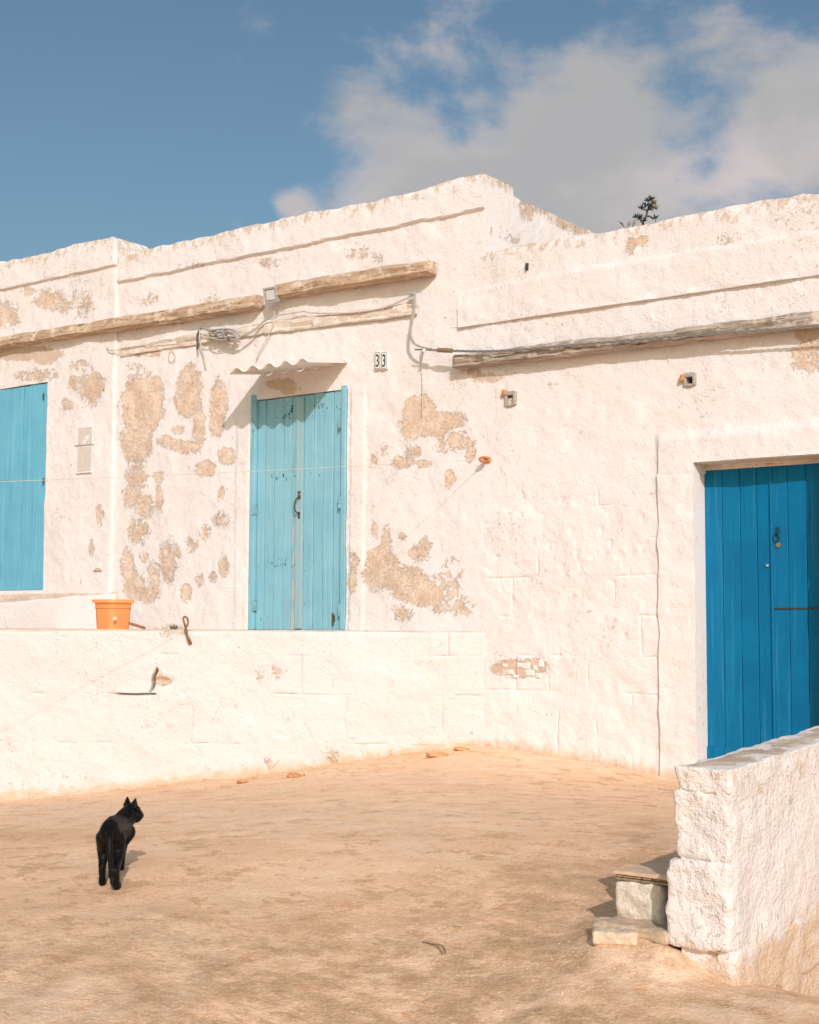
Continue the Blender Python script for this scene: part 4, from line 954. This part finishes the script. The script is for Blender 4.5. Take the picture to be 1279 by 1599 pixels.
# terracotta pot and stick on the terrace
pot = empty('flower_pot', tuple(onY(176, 988, YW - .62))); tag(pot, 'square terracotta coloured plastic flower pot with a white sticker on the terrace', 'flower pot')
PY = YW - .62; PO = onY(176, 988, PY); PO[2] = Z_TER + .006
sp = F / ((PO - EYEP) @ fw)
def sqring(h0_, z, rnd=.22, n=40):
    out = []
    for i in range(n):
        a = 2 * math.pi * i / n; c, s = math.cos(a), math.sin(a); e = rnd * 2.0
        out.append((PO[0] + h0_ * math.copysign(abs(c) ** e, c), PO[1] + h0_ * math.copysign(abs(s) ** e, s), PO[2] + z))
    return out
wpx = .5 / (sp * .97) / 1.12
def loft(secs, cap0=True, cap1=False):
    n = len(secs[0]); V = [v for s in secs for v in s]; Fc = [(k * n + j, k * n + (j + 1) % n, (k + 1) * n + (j + 1) % n, (k + 1) * n + j) for k in range(len(secs) - 1) for j in range(n)]
    if cap0: Fc.append(tuple(reversed(range(n))))
    if cap1: Fc.append(tuple((len(secs) - 1) * n + j for j in range(n)))
    return V, Fc
H_ = 46.0 / sp
V, Fc = loft([sqring(43 * wpx, 0), sqring(44 * wpx, .006), sqring(49 * wpx, H_ * .80), sqring(50 * wpx, H_ * .82), sqring(51 * wpx, H_ * .90)])
o = meshobj('body', V, Fc, M_TERRA, pot); smooth_by_angle(o, 30)
V, Fc = loft([sqring(51 * wpx, H_ * .885), sqring(57.5 * wpx, H_ * .89), sqring(58 * wpx, H_ * .97), sqring(57 * wpx, H_), sqring(52 * wpx, H_), sqring(48 * wpx, H_ * .9), sqring(42 * wpx, .03)], False, True)
o = meshobj('rim', V, Fc, M_TERRA, pot); smooth_by_angle(o, 30)
V, Fc = loft([sqring(50.6 * wpx, H_ * .70), sqring(51.6 * wpx, H_ * .71), sqring(51.8 * wpx, H_ * .73), sqring(50.2 * wpx, H_ * .74)], False); o = meshobj('moulding', V, Fc, M_TERRA, pot); smooth_by_angle(o, 30)
q = onplane(178, 966, PO + np.array([0, -49 * wpx, 0]), (0, 1, 0)); MB().hexa([(q[0] - .013, q[1] - .003, q[2] - .016), (q[0] + .011, q[1] - .003, q[2] - .013), (q[0] + .011, q[1] + .02, q[2] - .013), (q[0] - .013, q[1] + .02, q[2] - .016), (q[0] - .010, q[1] - .003, q[2] + .010), (q[0] + .015, q[1] - .003, q[2] + .016), (q[0] + .015, q[1] + .02, q[2] + .016), (q[0] - .010, q[1] + .02, q[2] + .010)]).build('sticker', M_TILEW, pot)
V = spline([PO + np.array([-48 * wpx, 0, H_ * .86]), PO + np.array([-60 * wpx, 0, H_ * .72]), PO + np.array([-56 * wpx, 0, H_ * .55]), PO + np.array([-46 * wpx, 0, H_ * .42])], 5); MB().tube(V, .012, 8).build('handle', M_TERRA, pot, True)
a = onplane(199, 974, PO + np.array([0, .11, 0]), (0, 1, 0)); b = onplane(226, 989, PO + np.array([0, .14, 0]), (0, 1, 0)); a = a + (a - b) * .25
b[2] = Z_TER + .018
tag(MB().tube([a, b], .014, 8).build('wooden_stick', M_WOODB, None), 'brown wooden stick leaning on the flower pot', 'stick')

# ---- plants
def rosette(mb, c, n, L, w, rg, up=.4):
    c = np.asarray(c)
    for _ in range(n):
        d = np.array([rg.gauss(0, 1), rg.gauss(0, 1), rg.gauss(0, .7) + up]); d /= np.linalg.norm(d); s = np.cross(d, [rg.random(), rg.random(), rg.random()]); s /= np.linalg.norm(s) + 1e-6; t = np.cross(d, s)
        l = L * rg.uniform(.7, 1.25); m_ = c + d * l * .45
        mb.add([c - s * w * .3, c + s * w * .3, m_ + s * w * .6 + t * w * .3, c + d * l + np.array([0, 0, .1 * l]), m_ - s * w * .6 + t * w * .3, m_ - t * w * .4], [(0, 1, 2, 5), (5, 2, 3), (0, 5, 4), (5, 3, 4), (1, 0, 4, 3, 2)])
rg_ = random.Random(4); YP = YW + .75
pl = empty('succulent_shrub', (float(onY(1004, 352, YP)[0]), YP, zTopR - .18)); tag(pl, 'small spiky succulent shrub growing behind the lower parapet', 'plant')
pp = lambda x, y, o_=0: onY(x, y, YP + o_)
roots = pp(1004, 353); roots[2] = zTopR - .185
stm = MB()
for ch in ([roots, pp(1004, 352), pp(1007, 343), pp(1010, 334), pp(1011, 328)], [pp(1009, 337), pp(1015, 338), pp(1020, 341)], [pp(1011, 329), pp(1004, 326)], [pp(1011, 329), pp(1016, 322), pp(1018, 314)], [pp(1014, 325), pp(1021, 323)], [pp(1005, 350), pp(1000, 344)]):
    stm.tube(spline(ch, 4), .0085, 6)
stm.build('stem', M_STEM, pl, True)
for k, (x, y, n, dz) in enumerate(((999, 341, 26, 0), (994, 339, 18, .04), (1005, 345, 18, -.04), (1023, 341, 24, 0), (1002, 325, 20, 0), (1009, 321, 16, .05), (1015, 322, 20, -.03), (1011, 313, 16, .03), (1018, 311, 22, 0), (1021, 318, 20, .03), (1022, 325, 18, -.02), (1016, 327, 14, 0))):
    mb = MB(); rosette(mb, pp(x, y, dz), n, .040, .010, rg_, .5); mb.build('leaf_rosette', M_DRY if k in (9, 10) else M_LEAF, pl)
def tuft(px, py, Y, n, L, label, mat=M_DRY):
    p = onY(px, py, Y); mb = MB(); p[2] -= .01
    for _ in range(n):
        a = rg_.uniform(0, 6.28); t = rg_.uniform(.15, .7); l = L * rg_.uniform(.5, 1.2); d = np.array([math.cos(a) * t, math.sin(a) * t - .2, 1.0]); d /= np.linalg.norm(d)
        q = p + np.array([rg_.gauss(0, .018), rg_.gauss(0, .01), 0]); s = np.array([math.sin(a), -math.cos(a), 0]) * .0035
        mb.add([q - s, q + s, q + d * l * .6 + s + np.array([0, 0, .0]), q + d * l + np.array([math.cos(a), math.sin(a), -.4]) * l * .25, q + d * l * .6 - s], [(0, 1, 2, 3, 4)])
    tag(mb.build('weed_tuft', mat, None), label, 'weed', 'weeds in wall cracks')
tuft(272, 983, YW - .08, 16, .07, 'dry weed tuft at the wall foot on the terrace near the iron loop', M_LEAF)
tuft(980, 355, YW + .1, 5, .08, 'thin dry sprig on the lower parapet beside the succulent')
M_TWIG = plain('twig_bark', (.30, .19, .11), .9, 0, .3, 60)
for k, (a, b) in enumerate((((660, 1473), (692, 1492)), ((668, 1475), (696, 1490)))):
    A, B = onG(*a), onG(*b); m_ = (A + B) / 2 + np.array([.01 * k, .02, .012]); tag(MB().tube(spline([A + np.array([0, 0, .006]), m_, B + np.array([0, 0, .006])], 5), 0.0022, 5).build('twig', M_TWIG, None, True), ('longer thin dry twig lying on the trodden earth in the open yard', 'shorter thin dry twig crossing the longer one on the trodden earth')[k], 'twig', 'twigs on the ground')

# ---- red clay shards swept against the terrace foot, pebbles
for k, (px, py, w, lab) in enumerate(((462, 1212, .12, 'red clay shard lying at the terrace foot below the door'), (722, 1170, .13, 'largest red clay shard at the corner of terrace and lower house'), (684, 1180, .16, 'thin red clay shard just short of the corner of terrace and lower house'), (380, 1222, .07, 'smallest red clay shard at the terrace foot'))):
    p = onG(px, py) + tN * .03; tag(rough_stone('clay_shard', (p[0], p[1], p[2] + .008), (w, .075, .022), plain('red_clay_%d' % k, (.66, .32, .15), .9, 0, .3, 40, .004), None, 3, .25, .016, 22, k * 3, rotz=.4 * k, attrs=False), lab, 'shard', 'clay shards')
mb = MB(); rg2 = random.Random(8)
def pebble(mb, p, r):
    a = rg2.uniform(0, 3.14); ca, sa = math.cos(a), math.sin(a); sx_, sy_, sz_ = r * rg2.uniform(.8, 1.4), r * rg2.uniform(.6, 1.1), r * rg2.uniform(.4, .8)
    V = []
    for z, k in ((-.3, 1.0), (.35, .85), (.9, .35)):
        for j in range(6):
            q = 1.047 * j + rg2.uniform(-.2, .2); x, y = math.cos(q) * sx_ * k, math.sin(q) * sy_ * k; V.append((p[0] + x * ca - y * sa, p[1] + x * sa + y * ca, p[2] + z * sz_))
    mb.add(V, [(i * 6 + j, i * 6 + (j + 1) % 6, (i + 1) * 6 + (j + 1) % 6, (i + 1) * 6 + j) for i in range(2) for j in range(6)] + [tuple(12 + j for j in range(6))])
N_ = 0
xs_ = [rg2.uniform(-9.5, -1.2) for _ in range(7500)]; ys_ = [rg2.uniform(3.2, 9.8) for _ in range(7500)]; gz_ = G(np.array(xs_), np.array(ys_))
for x, y, z in zip(xs_, ys_, gz_):
    if (np.array([x, y]) - TA[:2]) @ tN[:2] < .03: continue
    if LWX0 - .1 < x and y > LWY - .1: continue
    if x > LWX0 + .3: continue
    pebble(mb, (x, y, z), 0.0015 + .0055 * rg2.random() ** 6)
for _ in range(300):
    x, y = LWX0 - .12 + rg2.gauss(0, .28), LWY - .12 + rg2.gauss(0, .16)
    if x > LWX0 - .02 and y > LWY - .03: continue
    pebble(mb, (x, y, float(G(x, y))), .0015 + .006 * rg2.random() ** 4)
tag(mb.build('pebbles', plain('pebble', (.62, .44, .29), .9, 0, .25, 3), None, True), 'fine pebbles and grit scattered over the trodden earth', 'pebbles', kind='stuff')

mb = MB()
for _ in range(420):
    if rg2.random() < .6:
        t = rg2.random() * tLen; q = TO + tU * t + tN * (.015 + abs(rg2.gauss(0, .07)))
    else: q = np.array([X_MH + rg2.random() * (BD[0] - X_MH), YW - .02 - abs(rg2.gauss(0, .06)), 0])
    z = float(G(q[0], q[1])); r = .004 + .013 * rg2.random() ** 3; a = rg2.uniform(0, 6.28); n = rg2.choice((3, 4, 5)); tl_ = rg2.uniform(-.5, .5)
    V = []
    for zz in (0, .0025):
        for j in range(n):
            w = a + 6.283 * j / n; rr_ = r * (.7 + .6 * ((j * 37 + n) % 5) / 5); V.append((q[0] + rr_ * math.cos(w), q[1] + rr_ * math.sin(w), z + .001 + zz + tl_ * rr_ * math.cos(w) * .6 + abs(tl_) * r * .6))
    mb.add(V, [tuple(n + j for j in range(n)), tuple(reversed(range(n)))] + [(j, (j + 1) % n, n + (j + 1) % n, n + j) for j in range(n)])
tag(mb.build('plaster_flakes', plain('lime_flake', (.74, .66, .56), .9, 0, .25, 5), None), 'fallen flakes of whitewash strewn along the foot of the walls', 'flakes', kind='stuff')

# ================================================================== the cat
P0 = onG(171, 1385.5); hd = np.array([fw[0], fw[1], 0]); hd /= np.linalg.norm(hd); _v = (P0 - EYEP) * np.array([1, 1, 0]); _v /= np.linalg.norm(_v); hd = .5 * hd + .5 * _v; hd /= np.linalg.norm(hd); hr = np.array([hd[1], -hd[0], 0]); gz0 = P0[2]
def cl(f, r, z): return P0 + hd * f + hr * r + np.array([0, 0, z])
balls = []
def chain(*n, k=9):
    for a, b in zip(n[:-1], n[1:]):
        for t in np.linspace(0, 1, k): balls.append([a[i] + (b[i] - a[i]) * t for i in range(4)])
chain((-.015, 0, .228, .048), (.07, .002, .225, .053), (.17, .006, .214, .056), (.26, .014, .206, .055), (.30, .020, .206, .050))
chain((.27, .014, .225, .046), (.325, .030, .243, .046), (.36, .044, .258, .043))
chain((-.01, 0, .248, .040), (.12, .004, .244, .042), (.26, .016, .232, .040))
HC = (.372, .054); hy = math.radians(58); hf, hrr = math.cos(hy), math.sin(hy)
def hp(a, s, z): return (HC[0] + a * hf - s * hrr, HC[1] + a * hrr + s * hf, .264 + z)
balls += [[*hp(0, 0, 0), .044], [*hp(.010, .019, -.010), .034], [*hp(.010, -.019, -.010), .034]]
chain((*hp(.018, 0, -.010), .032), (*hp(.040, 0, -.014), .019), (*hp(.047, 0, -.016), .014), k=5)
for s in (-1, 1):
    for t in np.linspace(0, 1, 9):
        for q in (-1, 0, 1):
            balls.append([*hp(-.006 + .004 * t, s * (.030 + .010 * t) + q * .018 * (1 - t), +.028 + .040 * t), .0085 * (1 - t) + .0036])
for s, ff in ((-1, .045), (1, -.055)):                      # hind legs
    chain((.01, s * .024, .205, .040), (.040 + ff * .3, s * .031, .150, .031), (.012 + ff * .6, s * .033, .110, .021), (-.035 + ff, s * .033, .082, .0165), (-.018 + ff, s * .034, .040, .0145), (-.008 + ff, s * .035, .016, .0155), (.028 + ff, s * .036, .012, .0165), (.042 + ff, s * .036, .010, .013))
for s, ff, ro in ((-1, .18, .012), (1, .31, -.004)):                         # front legs
    chain((.285, s * .030 + .014, .190, .038), (.265 + (ff - .26) * .3, s * .028 + ro, .145, .026), (.275 + (ff - .26) * .7, s * .024 + ro, .085, .0165), (ff, s * .022 + ro, .035, .0145), (ff + .004, s * .022 + ro, .015, .0155), (ff + .022, s * .022 + ro, .011, .0165))
chain((-.045, 0, .245, .019), (-.082, .003, .215, .0145), (-.096, .008, .160, .013), (-.094, .014, .100, .0125), (-.086, .018, .055, .0115), (-.092, .022, .030, .010), k=8)
cat = empty('cat', tuple(P0)); tag(cat, 'slim black cat standing in the yard, seen from behind with its head turned', 'cat')
bm = bmesh.new()
for f, r, z, rad in balls:
    bmesh.ops.create_icosphere(bm, subdivisions=2, radius=rad, matrix=Matrix.Translation(Vector(cl(f, r, z))))
me = bpy.data.meshes.new('b'); bm.to_mesh(me); bm.free(); tob = bpy.data.objects.new('b', me); C.objects.link(tob)
mo = tob.modifiers.new('r', 'REMESH'); mo.mode = 'VOXEL'; mo.voxel_size = .0036
mo = tob.modifiers.new('s', 'SMOOTH'); mo.factor = .5; mo.iterations = 7
bpy.context.view_layer.update(); ev = tob.evaluated_get(bpy.context.evaluated_depsgraph_get()); bme = bpy.data.meshes.new_from_object(ev)
bpy.data.objects.remove(tob)
def catmat():
    M = Mat('black_fur', .48, .22); M.color(M.mix(M.noise(60, 3), (.002, .0019, .0018), (.0045, .004, .0036)))
    try:
        M.b.inputs['Sheen Weight'].default_value = .03; M.b.inputs['Sheen Roughness'].default_value = .4; M.b.inputs['Sheen Tint'].default_value = (.8, .7, .6, 1)
    except Exception: pass
    M.bump(M.noise(420, 2), .002, .5); return M.m
M_CAT = catmat()
cV = np.array([v.co[:] for v in bme.vertices]); cN = np.array([v.normal[:] for v in bme.vertices]); cF = [tuple(p.vertices) for p in bme.polygons]
meshobj('body', cV, cF, M_CAT, cat, True)
fV, fF = [], []; rg3 = np.random.default_rng(2); pick = rg3.integers(0, len(cV), 26000)
for i in pick:
    p, n = cV[i], cN[i]; d = -hd * .55 + np.array([0, 0, -.75]); d = d - n * (d @ n); d = d / (np.linalg.norm(d) + 1e-6) + n * .28 + rg3.normal(0, .18, 3); L = rg3.uniform(.004, .011)
    s = np.cross(d, n); s = s / (np.linalg.norm(s) + 1e-6) * .0006; b = len(fV); fV += [p - s - n * .0005, p + s - n * .0005, p + d * L]; fF.append((b, b + 1, b + 2))
o = meshobj('fur', fV, fF, M_CAT, cat); o['kind'] = 'stuff'
for s in (-1, 1):
    bm = bmesh.new(); bmesh.ops.create_icosphere(bm, subdivisions=2, radius=.0065, matrix=Matrix.Translation(Vector(cl(*hp(.034, s * .018, .006))))); me = bpy.data.meshes.new('eye'); bm.to_mesh(me); bm.free(); me.materials.append(plain('amber_eye_%d' % s, (.35, .24, .03), .15)); e = bpy.data.objects.new('eye', me); C.objects.link(e); e.parent = cat; e.matrix_parent_inverse = Matrix.Translation(-Vector(cat.location))
